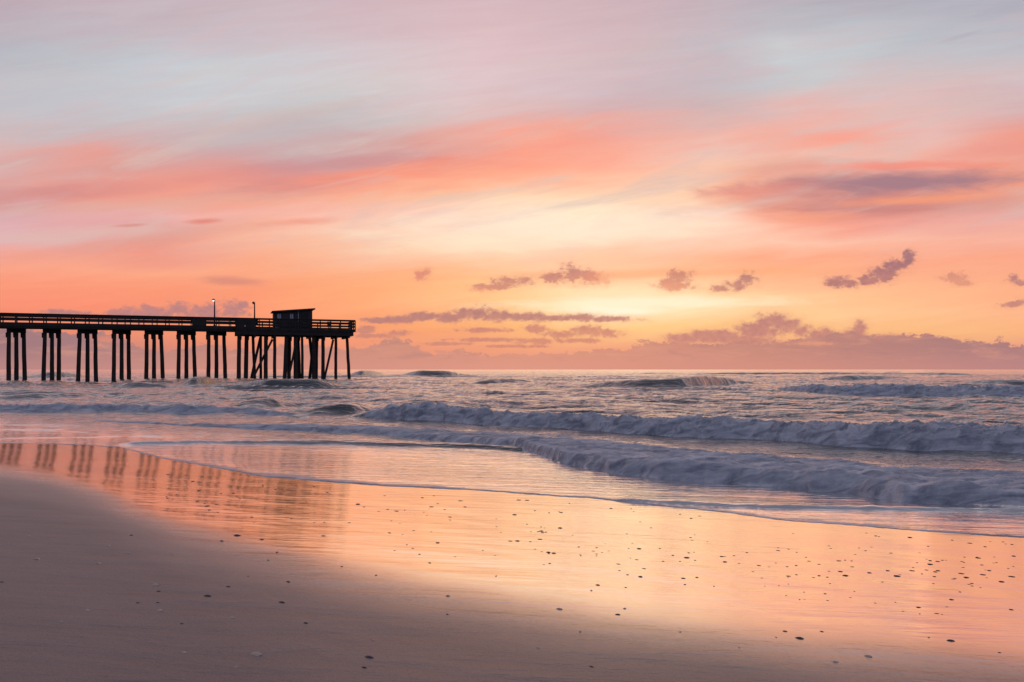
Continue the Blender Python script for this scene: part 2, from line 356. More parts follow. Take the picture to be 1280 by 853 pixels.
def mat_sand():
    m, t, out = mat('beach_sand')
    g = t.new('ShaderNodeNewGeometry'); P = g.outputs['Position']
    w = t.new('ShaderNodeAttribute'); w.attribute_name = 'wet'; W = w.outputs['Fac']
    rot = t.new('ShaderNodeMapping'); t.put(rot.inputs[0], P)
    rot.inputs['Rotation'].default_value = (0, 0, math.radians(25)); rot.inputs['Scale'].default_value = (0.28, 1, 1)
    S = rot.outputs[0]
    streak = t.noise(S, 5.0, 5.0, 0.6, 0.3)
    broad = t.noise(S, 0.9, 3.0, 0.5)
    grain = t.noise(P, 420.0, 2.0, 0.7)
    gr2 = t.noise(P, 60.0, 3.0, 0.6)
    dry = t.mix(t.rng(streak, .3, .7), lin((90,77,78)), lin((132,113,110)))
    dry = t.mix(t.rng(t.noise(P, 1.3, 4.0, 0.6, 1.0), .4, .7, 0, .5), dry, lin((112,94,92)))
    dry = t.mix(t.rng(grain, 0.35, 0.7), dry, lin((168,146,138)), 'MIX')
    wetc = t.mix(streak, lin((72,56,50)), lin((92,72,62)))
    speck = t.noise(P, 95.0, 3.0, 0.8)
    dry = t.mix(t.rng(speck, 0.60, 0.68, 0.0, 0.55), dry, lin((62,50,50)))
    dry = t.mix(t.rng(speck, 0.38, 0.30, 0.0, 0.45), dry, lin((176,156,146)))
    base = t.mix(t.m('POWER', W, 3.0), dry, wetc)
    rp = t.new('ShaderNodeMapping'); t.put(rp.inputs[0], P)
    rp.inputs['Rotation'].default_value = (0, 0, math.radians(12)); rp.inputs['Scale'].default_value = (0.16, 1, 1)
    rip = t.noise(rp.outputs[0], 9.0, 4.0, 0.6, 0.2)
    wetn = bump(t, rip, t.rng(broad, 0.35, 0.65, 0.4, 1.0), 0.0040)
    dh = t.m('ADD', t.m('MULTIPLY', grain, 0.0006), t.m('ADD', t.m('MULTIPLY', gr2, 0.0030), t.m('MULTIPLY', streak, 0.030)))
    dryn = bump(t, dh, 1.0, 1.0)
    rough = t.rng(t.m('POWER', W, 0.7), 0.0, 0.9, 0.44, 0.105)
    dif = t.new('ShaderNodeBsdfDiffuse'); t.put(dif.inputs[0], base); t.put(dif.inputs['Normal'], dryn)
    gl = t.new('ShaderNodeBsdfGlossy'); gl.inputs[0].default_value = (1, 0.92, 0.85, 1); t.put(gl.inputs['Roughness'], rough)
    nm = t.new('ShaderNodeMix', data_type='VECTOR'); t.put(nm.inputs[0], t.rng(W, 0.2, 0.8)); t.put(nm.inputs[4], dryn); t.put(nm.inputs[5], wetn)
    t.put(gl.inputs['Normal'], nm.outputs[1])
    fr = t.new('ShaderNodeFresnel'); fr.inputs[0].default_value = 1.9
    f = t.m('MULTIPLY', t.m('POWER', fr.outputs[0], t.rng(W, 0, 0.75, 0.75, 0.22)), t.rng(W, 0.0, 0.9, 0.36, 1.10), clamp=True)
    mx = t.new('ShaderNodeMixShader'); t.put(mx.inputs[0], f); t.l.new(dif.outputs[0], mx.inputs[1]); t.l.new(gl.outputs[0], mx.inputs[2])
    t.l.new(mx.outputs[0], out.inputs[0])
    return m
def mat_sea():
    m, t, out = mat('sea_water')
    g = t.new('ShaderNodeNewGeometry'); P = g.outputs['Position']
    def A(n):
        a = t.new('ShaderNodeAttribute'); a.attribute_name = n; return a.outputs['Fac']
    foam, swash = A('foam'), A('swash')
    rot = t.new('ShaderNodeMapping'); t.put(rot.inputs[0], P)
    rot.inputs['Rotation'].default_value = (0, 0, math.radians(28)); rot.inputs['Scale'].default_value = (0.24, 1, 1)
    S = rot.outputs[0]
    rA = t.noise(S, 2.6, 4.0, 0.6, 0.3); rB = t.noise(P, 9.0, 4.0, 0.6)
    chop = t.m('ADD', t.m('MULTIPLY', rA, 0.20), t.m('MULTIPLY', rB, 0.026))
    rp = t.new('ShaderNodeMapping'); t.put(rp.inputs[0], P)
    rp.inputs['Rotation'].default_value = (0, 0, math.radians(14)); rp.inputs['Scale'].default_value = (0.14, 1, 1)
    calm = t.m('MULTIPLY', t.noise(rp.outputs[0], 7.0, 4.0, 0.6, 0.3), 0.020)
    h = t.m('ADD', t.m('MULTIPLY', chop, t.m('SUBTRACT', 1.0, swash)), t.m('MULTIPLY', calm, swash))
    nrm = bump(t, h, 0.8, 1.0)
    water = princ(t, Base_Color=t.mix(swash, (0.020, 0.036, 0.036, 1), lin((84,66,58))), Roughness=t.rng(swash, 0, 1, 0.10, 0.07), IOR=1.36, Normal=nrm)
    water.inputs['Specular IOR Level'].default_value = 0.5
    gl = t.new('ShaderNodeBsdfGlossy'); gl.inputs[0].default_value = (1, 0.97, 0.96, 1)
    t.put(gl.inputs['Roughness'], t.rng(swash, 0, 1, 0.16, 0.09)); t.put(gl.inputs['Normal'], nrm)
    fr = t.new('ShaderNodeFresnel'); fr.inputs[0].default_value = 1.45; t.put(fr.inputs['Normal'], nrm)
    ff = t.m('MULTIPLY', t.m('POWER', fr.outputs[0], t.rng(swash, 0, 1, 0.88, 0.22)), 1.15, clamp=True)
    wm = t.new('ShaderNodeMixShader'); t.put(wm.inputs[0], ff); t.l.new(water.outputs[0], wm.inputs[1]); t.l.new(gl.outputs[0], wm.inputs[2])
    # foam: aerated water, matt, broken into veils
    fn1 = t.noise(S, 5.0, 6.0, 0.62, 0.8); fn2 = t.noise(P, 26.0, 4.0, 0.6, 0.4)
    fn = t.m('ADD', t.m('MULTIPLY', fn1, 0.7), t.m('MULTIPLY', fn2, 0.3))
    fm = t.rng(t.m('ADD', foam, t.m('MULTIPLY', t.m('SUBTRACT', fn, 0.5), 1.1)), 0.28, 0.72, 0.0, 1.0, 'SMOOTHSTEP')
    fm = t.m('MULTIPLY', fm, t.rng(foam, 0.02, 0.14))
    fc = t.mix(t.rng(fn1, 0.35, 0.65), lin((152,154,165)), lin((246,240,242)))
    fh = t.m('ADD', t.m('MULTIPLY', fn1, 0.040), t.m('MULTIPLY', fn2, 0.010))
    fd = princ(t, Base_Color=fc, Roughness=0.62, Normal=bump(t, fh, 0.7, 1.0))
    fd.inputs['Specular IOR Level'].default_value = 0.25
    mx = t.new('ShaderNodeMixShader'); t.put(mx.inputs[0], fm); t.l.new(wm.outputs[0], mx.inputs[1]); t.l.new(fd.outputs[0], mx.inputs[2])
    t.l.new(mx.outputs[0], out.inputs[0])
    return m
def mat_wood(name, c0, c1, rough=0.8, scale=2.0, vert=True):
    m, t, out = mat(name)
    tc = t.new('ShaderNodeTexCoord'); mp = t.new('ShaderNodeMapping'); t.put(mp.inputs[0], tc.outputs['Object'])
    mp.inputs['Scale'].default_value = (6, 6, 0.8) if vert else (0.8, 6, 9)
    n = t.noise(mp.outputs[0], scale, 5.0, 0.65, 0.5); n2 = t.noise(tc.outputs['Object'], 0.6, 3.0)
    c = t.mix(t.rng(n, 0.3, 0.7), c0, c1); c = t.mix(t.rng(n2, 0.4, 0.7, 0, .5), c, tuple(x * .55 for x in c0[:3]) + (1,))
    b = princ(t, Base_Color=c, Roughness=rough, Normal=bump(t, n, 0.5, 0.02))
    b.inputs['Specular IOR Level'].default_value = 0.3
    t.l.new(b.outputs[0], out.inputs[0]); return m
def mat_plain(name, c, rough=0.5, metal=0.0, n_amt=0.15, scale=12.0, emit=None):
    m, t, out = mat(name)
    tc = t.new('ShaderNodeTexCoord'); n = t.noise(tc.outputs['Object'], scale, 4.0, 0.6)
    b = princ(t, Base_Color=t.mix(n, tuple(x * (1 - n_amt) for x in c[:3]) + (1,), tuple(min(1, x * (1 + n_amt)) for x in c[:3]) + (1,)), Roughness=rough, Metallic=metal, Normal=bump(t, n, 0.3, 0.004))
    if emit: b.inputs['Emission Color'].default_value = emit[0]; b.inputs['Emission Strength'].default_value = emit[1]
    t.l.new(b.outputs[0], out.inputs[0]); return m
M_SAND = mat_sand(); M_SEA = mat_sea()
M_PILE = mat_wood('weathered_pile_timber', (0.052,0.036,0.030,1), (0.115,0.080,0.066,1))
M_BEAM = mat_wood('weathered_beam_timber', (0.046,0.036,0.032,1), (0.095,0.072,0.062,1), vert=False)
M_WALL = mat_wood('shed_boards', (0.085,0.070,0.076,1), (0.13,0.108,0.115,1))
M_ROOF = mat_plain('shed_roofing', (0.06,0.045,0.045,1), 0.8)
M_GLASS = mat_plain('window_glass', (0.75,0.68,0.72,1), 0.12, 0.0, 0.05)
M_PIPE = mat_plain('painted_pipe', (0.42,0.36,0.38,1), 0.5)
M_METAL = mat_plain('galvanised_metal', (0.09,0.08,0.085,1), 0.5, 0.5)
M_LAMP = mat_plain('lit_lamp_glass', (0.8,0.75,0.75,1), 0.3, emit=((1.0,0.80,0.80,1), 1.6))
M_BLUE = mat_plain('faded_panel_paint', (0.24,0.29,0.32,1), 0.6)
M_PEB = mat_plain('dark_pebble_stone', (0.035,0.030,0.034,1), 0.45, 0, 0.5, 60)
M_PEB2 = mat_plain('brown_pebble_stone', (0.075,0.052,0.044,1), 0.5, 0, 0.5, 60)
M_SHELL = mat_plain('bleached_shell', (0.88,0.60,0.46,1), 0.45, 0, 0.25, 90)
M_SHELLD = mat_plain('dark_mussel_shell', (0.075,0.060,0.068,1), 0.4, 0, 0.4, 90)
M_FROTH = mat_plain('sea_froth', (0.55,0.53,0.58,1), 0.6, 0, 0.2, 60)

# ------------------------------------------------------------------ object helpers
def link_mesh(name, me, material, parent=None, loc=(0, 0, 0)):
    o = bpy.data.objects.new(name, me); COL.objects.link(o)
    me.materials.append(material)
    if parent is not None: o.parent = parent
    o.location = loc
    return o
def tag(o, label, cat, group=None):
    o['label'] = label; o['category'] = cat
    if group: o['group'] = group
    return o
def empty(name, loc, label, cat, group=None):
    o = bpy.data.objects.new(name, None); COL.objects.link(o); o.location = loc; o.empty_display_size = 0.3
    return tag(o, label, cat, group)
def grid_mesh(name, X, Y, Z, attrs, keep=None):
    r, c = X.shape
    co = np.stack([X, Y, Z], -1).reshape(-1, 3).astype(np.float32)
    i = np.arange(r * c).reshape(r, c)
    q = np.stack([i[:-1, :-1], i[:-1, 1:], i[1:, 1:], i[1:, :-1]], -1).reshape(-1, 4)
    if keep is not None:
        kf = (keep[:-1, :-1] & keep[:-1, 1:] & keep[1:, 1:] & keep[1:, :-1]).reshape(-1)
        q = q[kf]
        used = np.zeros(r * c, bool); used[q.reshape(-1)] = True
        remap = np.cumsum(used) - 1
        q = remap[q]; co = co[used]
        attrs = {k: v.reshape(-1)[used] for k, v in attrs.items()}
    me = bpy.data.meshes.new(name)
    me.vertices.add(len(co)); me.vertices.foreach_set('co', co.reshape(-1))
    me.loops.add(len(q) * 4); me.loops.foreach_set('vertex_index', q.reshape(-1).astype(np.int32))
    me.polygons.add(len(q)); me.polygons.foreach_set('loop_start', (np.arange(len(q)) * 4).astype(np.int32))
    me.polygons.foreach_set('use_smooth', np.ones(len(q), bool))
    for k, v in attrs.items():
        a = me.attributes.new(k, 'FLOAT', 'POINT'); a.data.foreach_set('value', np.asarray(v, np.float32).reshape(-1))
    me.update(calc_edges=True); me.validate()
    return me

# ------------------------------------------------------------------ sand: one sheet out to the horizon
def geo(a, b, d0, k):
    o = [a]
    while o[-1] < b: o.append(o[-1] + max(d0, (o[-1] - a) * k))
    return o
xs = sorted([-v for v in geo(11, 6000, 0.12, 0.12)] + list(np.arange(-10.95, 7.96, 0.04)) + geo(8.05, 6000, 0.12, 0.12))
ys = sorted([-v for v in geo(-1.0, 3000, 0.12, 0.15)] + list(np.arange(1.05, 14.0, 0.04)) + geo(14.05, 6500, 0.12, 0.12))
X, Y = np.meshgrid(np.array(xs), np.array(ys))
Zs = sand_z(X, Y)
S_, T_ = shore_s(X, Y), shore_t(X, Y)
near = np.exp(-(np.hypot(X, Y) / 40.0) ** 2)
Zs = Zs + near * (0.012 * fbm(S_ * 0.35, T_ * 0.13, 3, 3) + 0.0045 * fbm(S_ * 3.0, T_ * 0.8, 4, 9, .6) * sstep(0.2, -2.5, S_))
# wetness: where the last swash has just drained, measured along its inland edge
WL = [(-400,560),(-60,576),(0,584),(60,593),(120,610),(160,629),(220,653),(300,674),(400,698),(520,720),(640,740),(760,760),(900,776),(1020,793),(1150,808),(1280,822),(1500,870)]
wx, wy = hit([a for a, b in WL], [b for a, b in WL], sand_z)
wp = np.array([(a - CX) / F for a, b in WL])
ok = Y > 0.6
pp = np.where(ok, X / np.maximum(Y, 0.6), -9)
edge = np.interp(pp, wp, wy)
# transition widths grow towards the right as the sheet thins out
d = (Y - edge) / np.maximum(edge, 1)
d = d + 0.05 * fbm(S_ * 1.1, T_ * 0.35, 4, 21)
wd = np.interp(pp, [(0 - CX) / F, (400 - CX) / F, (900 - CX) / F, (1280 - CX) / F], [.20, .27, .25, .23])
wet = 0.32 * sstep(-1.9 * wd, 0.1, d) + 0.68 * sstep(-1.0 * wd, 0.20, d)
wet = np.where(ok, wet, 0.0)
wet = np.clip(wet + 0.06 * fbm(S_ * 2.0, T_ * 0.4, 4, 31) * (wet > 0.01) * (wet < 0.99), 0, 1)
o = link_mesh('sand_beach', grid_mesh('sand_beach', X, Y, Zs, {'wet': wet}), M_SAND)
o['kind'] = 'structure'
o['label'] = 'flat sandy beach, matte and mauve near the camera and mirror wet by the sea'

# ------------------------------------------------------------------ sea: swash, breakers, swell, out to the horizon
def steps(segs):
    o = [segs[0][0]]
    for a, b, k in segs:
        while o[-1] < b: o.append(o[-1] * (1 + k))
    return np.array(o)
yy = steps([(1.4, 4.0, 0.02), (4.0, 40, 0.0034), (40, 220, 0.0052), (220, 6500, 0.022)])
pc = np.concatenate([-np.array(geo(0.78, 1.5, 0.01, 0.05))[::-1], np.arange(-0.775, 0.7751, 0.00145), np.array(geo(0.78, 8, 0.01, 0.08))])
PP, YY = np.meshgrid(pc, yy); XX = PP * YY
PXc = PP * F + CX
S_, T_ = shore_s(XX, YY), shore_t(XX, YY)
Zb = water_z(XX, YY)
Zw = Zb.copy(); foam = np.zeros_like(Zb)
yl1 = np.interp(pc, l1p, l1y)
yl1 = np.where(pc > l1p[-1], (S0) / (NX * pc + NY + 1e-6), yl1)
yl1 = np.where(pc < l1p[0], (S0) / np.maximum(NX * pc + NY, 0.02), yl1)
wob = 0.035 * fbm(pc * 9, pc * 0, 4, 5) + 0.012 * fbm(pc * 60, pc * 0, 3, 6)
yl1 = yl1 * (1 + wob * 0.5)
YL1 = yl1[None, :]

# swell and chop
dist = np.hypot(XX, YY)
amp = 0.30 * sstep(8, 40, dist) * (1 - 0.35 * sstep(250, 1500, dist)) * sstep(7.0, 20, S_)
sw = fbm(S_ / 7.0 + 0.9 * fbm(T_ / 30, S_ / 30, 2, 77), T_ / 17.0, 4, 41, 0.52)
sw2 = fbm(S_ / 22.0, T_ / 60.0, 2, 51)
crest = np.sign(sw) * np.abs(sw) ** 1.0
peak = 0.5 - np.abs(sw) * 1.6
sx = fbm(S_ / 3.4 + 0.8 * fbm(T_ / 9, S_ / 9, 2, 78), T_ / 13.0, 4, 45, 0.55)
Zw += amp * (1.7 * crest + 1.2 * peak * 0.6 + 1.0 * sw2 + 1.15 * (0.4 - np.abs(sx) * 1.7))
camp = 0.15 * (0.40 + 0.60 * sstep(6.5, 15, S_)) * sstep(1.0, 5, S_) * (1 - 0.45 * sstep(60, 400, dist))
ch = fbm(S_ / 1.5 + 0.5 * fbm(T_ / 4, S_ / 4, 2, 12), T_ / 4.2, 4, 61, 0.55)
Zw += camp * (1 - 2.0 * np.abs(ch)) * 1.0
Zw += 0.0035 * fbm(S_ / 0.35, T_ / 1.2, 3, 71) * (1 - sstep(2, 8, S_)) * sstep(0.0, 0.3, (YY - YL1))

def ginterp(px, xa, ya, w=11):
    v = np.interp(px, xa, ya); k = np.exp(-np.linspace(-2, 2, 2 * w + 1) ** 2); k /= k.sum()
    return np.convolve(np.pad(v, w, mode='edge'), k, mode='valid')
WAVES = [
 dict(p=[(440,527,519),(480,529,512),(530,532,509),(600,536,515),(640,539,522),(680,541,521),(760,547,525),(800,550,527),(900,555,527),(960,557,532),(1050,564,536),(1130,568,533),(1150,569,534),(1205,571,535),(1240,572,540),(1300,575,541),(1500,590,552)], foam=1.0, front=0.75, back=9, rag=0.13, fb=0.7),
 dict(p=[(-80,516,507),(0,516,506),(130,518,506),(240,521,508),(300,521,511),(380,524,517)], foam=.85, front=1.5, back=9, rag=0.25, fb=1.2),
 dict(p=[(270,517,511),(300,517,503),(330,517,499),(350,516,500),(395,513,509)], foam=.30, front=2.2, back=6, rag=.05, fb=.6),
 dict(p=[(355,523,518),(400,524,510),(437,524,505),(452,523,507),(475,521,515)], foam=0.0, front=1.8, back=6, rag=.03, fb=.2),
 dict(p=[(700,490,487),(760,493,481),(800,494,479),(850,494,477),(880,492,474),(910,490,477),(965,488,484)], foam=.0, front=1.2, back=7, rag=.06, fb=.6),
 dict(p=[(950,492,490),(975,499,487),(1050,503,487),(1130,504,486),(1200,505,487),(1290,506,487),(1400,507,492)], foam=1.0, front=1.0, back=8, rag=.12, fb=.8),
 dict(p=[(1120,530,527),(1150,532,520),(1165,533,519),(1185,531,522),(1210,529,526)], foam=.0, front=2.4, back=5, rag=.03, fb=.2),
 dict(p=[(570,486,484),(610,486,478),(640,485,477),(685,484,481)], foam=.0, front=3, back=6, rag=.05, fb=.2),
 dict(p=[(488,472,470),(520,473,465.5),(560,473,466.5),(598,472,470)], foam=.0, front=3, back=6, rag=.05, fb=.2),
 dict(p=[(425,473,471),(450,474,466),(475,473,466.5),(490,472,470)], foam=.0, front=3, back=6, rag=.05, fb=.2),
 dict(p=[(220,485,482),(240,486,474),(262,485,473.5),(278,482,479)], foam=.15, front=2.5, back=6, rag=.05, fb=.4),
 dict(p=[(283,486,481),(330,488,476.5),(400,488,476),(445,487,481)], foam=.25, front=2.5, back=6, rag=.08, fb=.6),
 dict(p=[(-30,505,499),(40,505,495.5),(90,504,496.5),(140,502,500)], foam=.35, front=2.5, back=6, rag=.08, fb=.6),
 dict(p=[(20,476,473),(60,477,468),(100,476,469),(125,475,472)], foam=.0, front=3, back=6, rag=.06, fb=.6),
 dict(p=[(1000,479,477),(1060,480,473),(1120,479,474),(1160,478,476)], foam=.0, front=3, back=6, rag=.06, fb=.6),
 dict(p=[(1180,486,484),(1230,487,479),(1290,487,478),(1340,487,482)], foam=.1, front=3, back=6, rag=.06, fb=.6),
 dict(p=[(690,506,504),(720,508,502),(760,508,503),(790,507,505)], foam=.0, front=3, back=6, rag=.06, fb=.6),
 dict(p=[(130,487,485),(160,488,481),(205,488,482),(225,487,485)], foam=.0, front=3, back=6, rag=.06, fb=.6),
]
_r = random.Random(5)
for _ in range(26):       # long low swell lines between the breakers and the horizon
    yb_ = 466.5 + 36 * _r.random() ** 1.5; x0_ = _r.uniform(-120, 1150); L_ = _r.uniform(160, 420) ; hh = _r.uniform(.24, .42) * (yb_ - 460) ** .8
    tilt_ = _r.uniform(-.004, .012)
    if x0_ + L_ > 930 and yb_ > 478: continue
    WAVES.append(dict(p=[(x0_ + L_ * q_, yb_ + .1 * hh + tilt_ * L_ * q_, yb_ + tilt_ * L_ * q_ - hh * w_ + (1.0 if yb_ < 512 else 0)) for q_, w_ in ((0, .3), (.2, .8), (.45, 1.0), (.7, .7), (.85, .9), (1, .3))], foam=0.0, front=1.5, back=7, rag=.10, fb=.2))
billow_b = billow(XX / 0.55 + .5 * fbm(XX, YY, 2, 83), YY / 0.75, 4, 81, .45) ; billow_s = billow(XX / 0.2, YY / 0.2, 3, 91)
big = fbm(PP * 26, YY * 0.15, 3, 99)
for k, wv in enumerate(WAVES):
    a = np.array(wv['p'], float)
    if wv['p'][0][1] < 512 and wv['front'] >= 1: a[:, 2] -= 2.5; wv['front'] = min(wv['front'], 1.7)
    if k == 0: a[:, 2] -= 3.0
    m = (a[:, 1] - HY) / F
    _, yfoot = hit(a[:, 0], a[:, 1], water_z)
    zb = water_z((a[:, 0] - CX) / F * yfoot, yfoot)
    hgt = (a[:, 1] - a[:, 2]) / F * yfoot
    A0 = hgt * 1.06
    for _ in range(3):
        Lf = A0 * wv['front']
        A0 = np.maximum(CZ - (a[:, 2] - HY) / F * (yfoot + Lf) - zb, 0.01)
    px = PXc[0]
    yf = ginterp(px, a[:, 0], yfoot); A = ginterp(px, a[:, 0], A0)
    ew = min(60, .45 * (a[-1, 0] - a[0, 0]))
    endt = sstep(a[0, 0] - .5 * ew, a[0, 0] + ew, px) * (1 - sstep(a[-1, 0] - ew, a[-1, 0] + .5 * ew, px))
    A = A * endt
    yf = yf * (1 + 0.006 * fbm(px / 60, px * 0 + k, 3, k))
    A = A * (1 + wv['rag'] * fbm(px / 16.0, px * 0 + k * 3.3, 4, 100 + k))
    Lf = np.maximum(ginterp(px, a[:, 0], A0) * wv['front'], 0.05) * (1 + .3 * fbm(px / 45, px * 0 + k * 1.7, 3, 55 + k))
    dd = YY - yf[None, :] + 0.25 * Lf[None, :] * fbm(XX / 0.9, YY * 0 + k, 3, 110 + k) * (wv['foam'] > .5)
    tt = dd / Lf[None, :]
    prof_f = sstep(0, 1, tt) if wv['front'] > 1.2 else np.sin(np.clip(tt, 0, 1) * np.pi / 2) ** 0.9
    Lb = np.maximum(A * wv['back'], 0.4)[None, :]
    tb = np.clip((dd - Lf[None, :]) / Lb, 0, 1)
    prof_b = (1 - tb) ** 2 * (1 + 2 * tb)
    Pf = np.where(tt < 1, prof_f, prof_b)
    add_ = A[None, :] * Pf
    # raised water replaces, rather than piles on, the chop
    Zw = np.where(add_ > 0.0, Zb + add_ + (Zw - Zb) * (1 - 0.8 * Pf * (endt[None, :])), Zw)
    if k == 0: SPRAY = (yf + Lf, A * 1.0, endt)
    if wv['foam'] > 0:
        fb = wv['fb']
        ff = wv['foam'] * (1 if wv['foam'] > .5 else sstep(-.35, .35, fbm(PP * 40, tt * .7, 4, 140 + k))) * sstep(-0.25, -0.05, tt) * (1 - sstep(1.0 + 0.2, 1.0 + fb + 0.8, tt)) * endt[None, :]
        foam = np.maximum(foam, ff)
        if wv['foam'] > .5:
            lump = ff * np.minimum(A[None, :], 0.5)
            Zw += lump * ((billow_b - 0.45) * 0.50 + (billow_s - 0.45) * 0.20) * np.clip(tt * 2.5, 0, 1)

# spent foam running up the beach: long low bore with lumpy surface
B = np.array([(95,528,525),(200,533,527),(336,540,530),(450,545,531),(533,551,536),(640,563,540),(700,581,543),(765,593,551),(840,601,559),(960,609,569),(1070,619,579),(1130,629,584),(1280,638,591),(1500,655,600)], float)
_, bf = hit(B[:, 0], B[:, 1], water_z); _, bt = hit(B[:, 0], B[:, 2], lambda x, y: water_z(x, y) + 0.12)
px = PXc[0]
yf = np.interp(px, B[:, 0], bf); yt = np.maximum(np.interp(px, B[:, 0], bt), yf + 0.3)
yf = yf * (1 + 0.012 * fbm(px / 40, px * 0, 4, 7)); 
endt = sstep(90, 150, px)[None, :]
Ab = np.interp(px, [95, 300, 640, 760, 1280], [0.06, 0.11, 0.15, 0.19, 0.20])[None, :]
dd = YY - yf[None, :]; tt = dd / (yt - yf)[None, :]
rise = np.sin(np.clip(dd / 0.30, 0, 1) * np.pi / 2) ** 1.1 * (1 - 0.8 * sstep(0.15, 1.5, tt)) * (dd > 0)
inb = endt * rise
Zw = Zw + inb * Ab
lf = endt * sstep(-0.06, 0.0, dd) * (1 - sstep(0.65, 1.25, tt + 0.25 * fbm(S_ / 0.8, T_ / 2.0, 3, 17)))
Zw += lf * Ab * ((billow(S_ / 0.75, T_ / 1.3, 4, 23) - 0.45) * 0.8 + (billow_s - 0.45) * 0.14)
foam = np.maximum(foam, lf * (1.25 - .25 * sstep(.1, .5, tt)) * (0.98 - 0.22 * sstep(0.5, 1.0, tt)))

# thin secondary fronts: dark low steps in the swash
for pts, A, wdt, fo in [
    ([(140,556.5),(200,556),(260,555.5),(330,556),(420,558),(480,561),(560,563),(640,566),(720,569)], 0.055, 0.13, 0.0),
    ([(760,624.5),(820,628.5),(900,633),(960,635.5),(1060,637.5),(1160,639),(1280,641),(1400,643)], 0.028, 0.05, 0.0),
    ([(-60,538),(0,538),(60,539),(110,539.5)], 0.02, 0.2, 0.0),
    ([(-60,533),(0,533),(120,534.5)], 0.02, 0.2, 0.0),
    ([(-60,550),(60,548),(180,547),(250,550)], 0.012, 0.2, 0.0)]:
    a = np.array(pts, float); _, yq = hit(a[:, 0], a[:, 1], water_z)
    yf = np.interp(px, a[:, 0], yq) * (1 + 0.004 * fbm(px / 50, px * 0, 3, 70))
    endt = (sstep(a[0, 0], a[0, 0] + 40, px) * (1 - sstep(a[-1, 0] - 60, a[-1, 0], px)))[None, :]
    dd = YY - yf[None, :]
    pr = sstep(0, wdt * 0.7, dd) * (1 - sstep(wdt * 0.8, wdt * 3 + .6, dd))
    Zw += A * pr * endt * (1 + 0.4 * big)
    foam = np.maximum(foam, fo * endt * sstep(0, wdt * .3, dd) * (1 - sstep(wdt * .6, wdt * 1.3, dd)))

# leading edge of the swash: a thin rolled lip with a line of froth
de = YY - YL1
lipw = np.interp(px, [0, 150, 220, 330, 460, 640, 800, 960, 1280], [.06, .14, .50, .75, .38, .14, .16, .30, .14])[None, :] * (1 + 1.3 * fbm(PP * 14, PP * 0, 5, 44))
lipw = np.maximum(lipw, 0.035)
Zw += (0.0025 * sstep(-0.01, 0.04, de) * (1 - sstep(0.04, 0.3, de))) - 0.0095 * (1 - sstep(0.0, 0.9, de)) - 0.05 * sstep(0.03, -0.1, de)
foam = np.maximum(foam, sstep(-0.02, 0.01, de) * (0.62 * (1 - sstep(0.02, 0.06, de)) + 0.55 * (1 - sstep(lipw * 0.3, lipw * 1.3, de))).clip(0, .9))
# veils of foam left on the water behind the breakers
veil = fbm(S_ / 1.6, T_ / 5.0, 5, 121, 0.6)
foam = np.maximum(foam, 0.36 * sstep(0.02, 0.35, veil) * sstep(5.0, 9.0, S_) * (1 - sstep(35, 90, S_)))
swash = 1 - sstep(1.5, 6.5, S_)
keep = YY > (YL1 - 0.12)
keep &= (YY * 0 + Zw) > -5
me = grid_mesh('sea', XX, YY, Zw, {'foam': np.clip(foam, 0, 1.4), 'swash': swash}, keep)
o = link_mesh('sea', me, M_SEA); o['kind'] = 'structure'
o['label'] = 'open sea with rolling blue grey breakers and thin swash'

def mat_spray():
    m, t, out = mat('sea_spray_mist')
    g = t.new('ShaderNodeNewGeometry'); P = g.outputs['Position']
    a = t.new('ShaderNodeAttribute'); a.attribute_name = 'fade'
    mp = t.new('ShaderNodeMapping'); t.put(mp.inputs[0], P); mp.inputs['Scale'].default_value = (1, 1, 0.6); mp.inputs['Rotation'].default_value = (0, .5, 0)
    n = t.noise(mp.outputs[0], 3.2, 6.0, 0.62, 0.8)
    al = t.m('MULTIPLY', t.rng(n, 0.42, 0.72, 0.0, 0.62), a.outputs['Fac'])
    d = t.new('ShaderNodeBsdfDiffuse'); d.inputs[0].default_value = lin((205,205,215))
    tl = t.new('ShaderNodeBsdfTranslucent'); tl.inputs[0].default_value = lin((190,185,195))
    ad = t.new('ShaderNodeMixShader'); ad.inputs[0].default_value = .4; t.l.new(d.outputs[0], ad.inputs[1]); t.l.new(tl.outputs[0], ad.inputs[2])
    tr = t.new('ShaderNodeBsdfTransparent')
    mx = t.new('ShaderNodeMixShader'); t.put(mx.inputs[0], al); t.l.new(tr.outputs[0], mx.inputs[1]); t.l.new(ad.outputs[0], mx.inputs[2])
    t.l.new(mx.outputs[0], out.inputs[0]); return m
# fine mist thrown up along the crest of the main breaker: several thin veils one behind the other
yc_, Ac_, et_ = SPRAY
sel = (px > 430) & (px < 1320)
pcs, ycs, Acs, ets = pc[sel], yc_[sel], Ac_[sel], et_[sel]
veils = []; vfade = []; vq = []; base_i = 0; nv = 9
for j in range(5):
    hgt_ = np.maximum(Acs * (.30 + .35 * sstep(-.2, .4, fbm(pcs * 14, pcs * 0 + j, 3, 210 + j))), .02)
    for i in range(nv):
        q_ = i / (nv - 1)
        yv = ycs + (j - 2.2) * 0.11 + 0.10 * q_ + .05 * fbm(pcs * 25, pcs * 0 + q_ * 1.5 + j, 3, 220)
        zv = water_z(pcs * yv, yv) + Acs * (0.62 - .05 * abs(j - 2)) + hgt_ * q_ * 1.15
        veils.append(np.stack([pcs * yv, yv, zv], -1)); vfade.append(ets * (min(1, q_ * 3) * (1 - q_) ** 1.1 * 1.0))
V = np.concatenate(veils); Fd = np.concatenate(vfade); nc = len(pcs)
for j in range(5):
    for i in range(nv - 1):
        a_ = (j * nv + i) * nc + np.arange(nc - 1); vq.append(np.stack([a_, a_ + 1, a_ + 1 + nc, a_ + nc], -1))
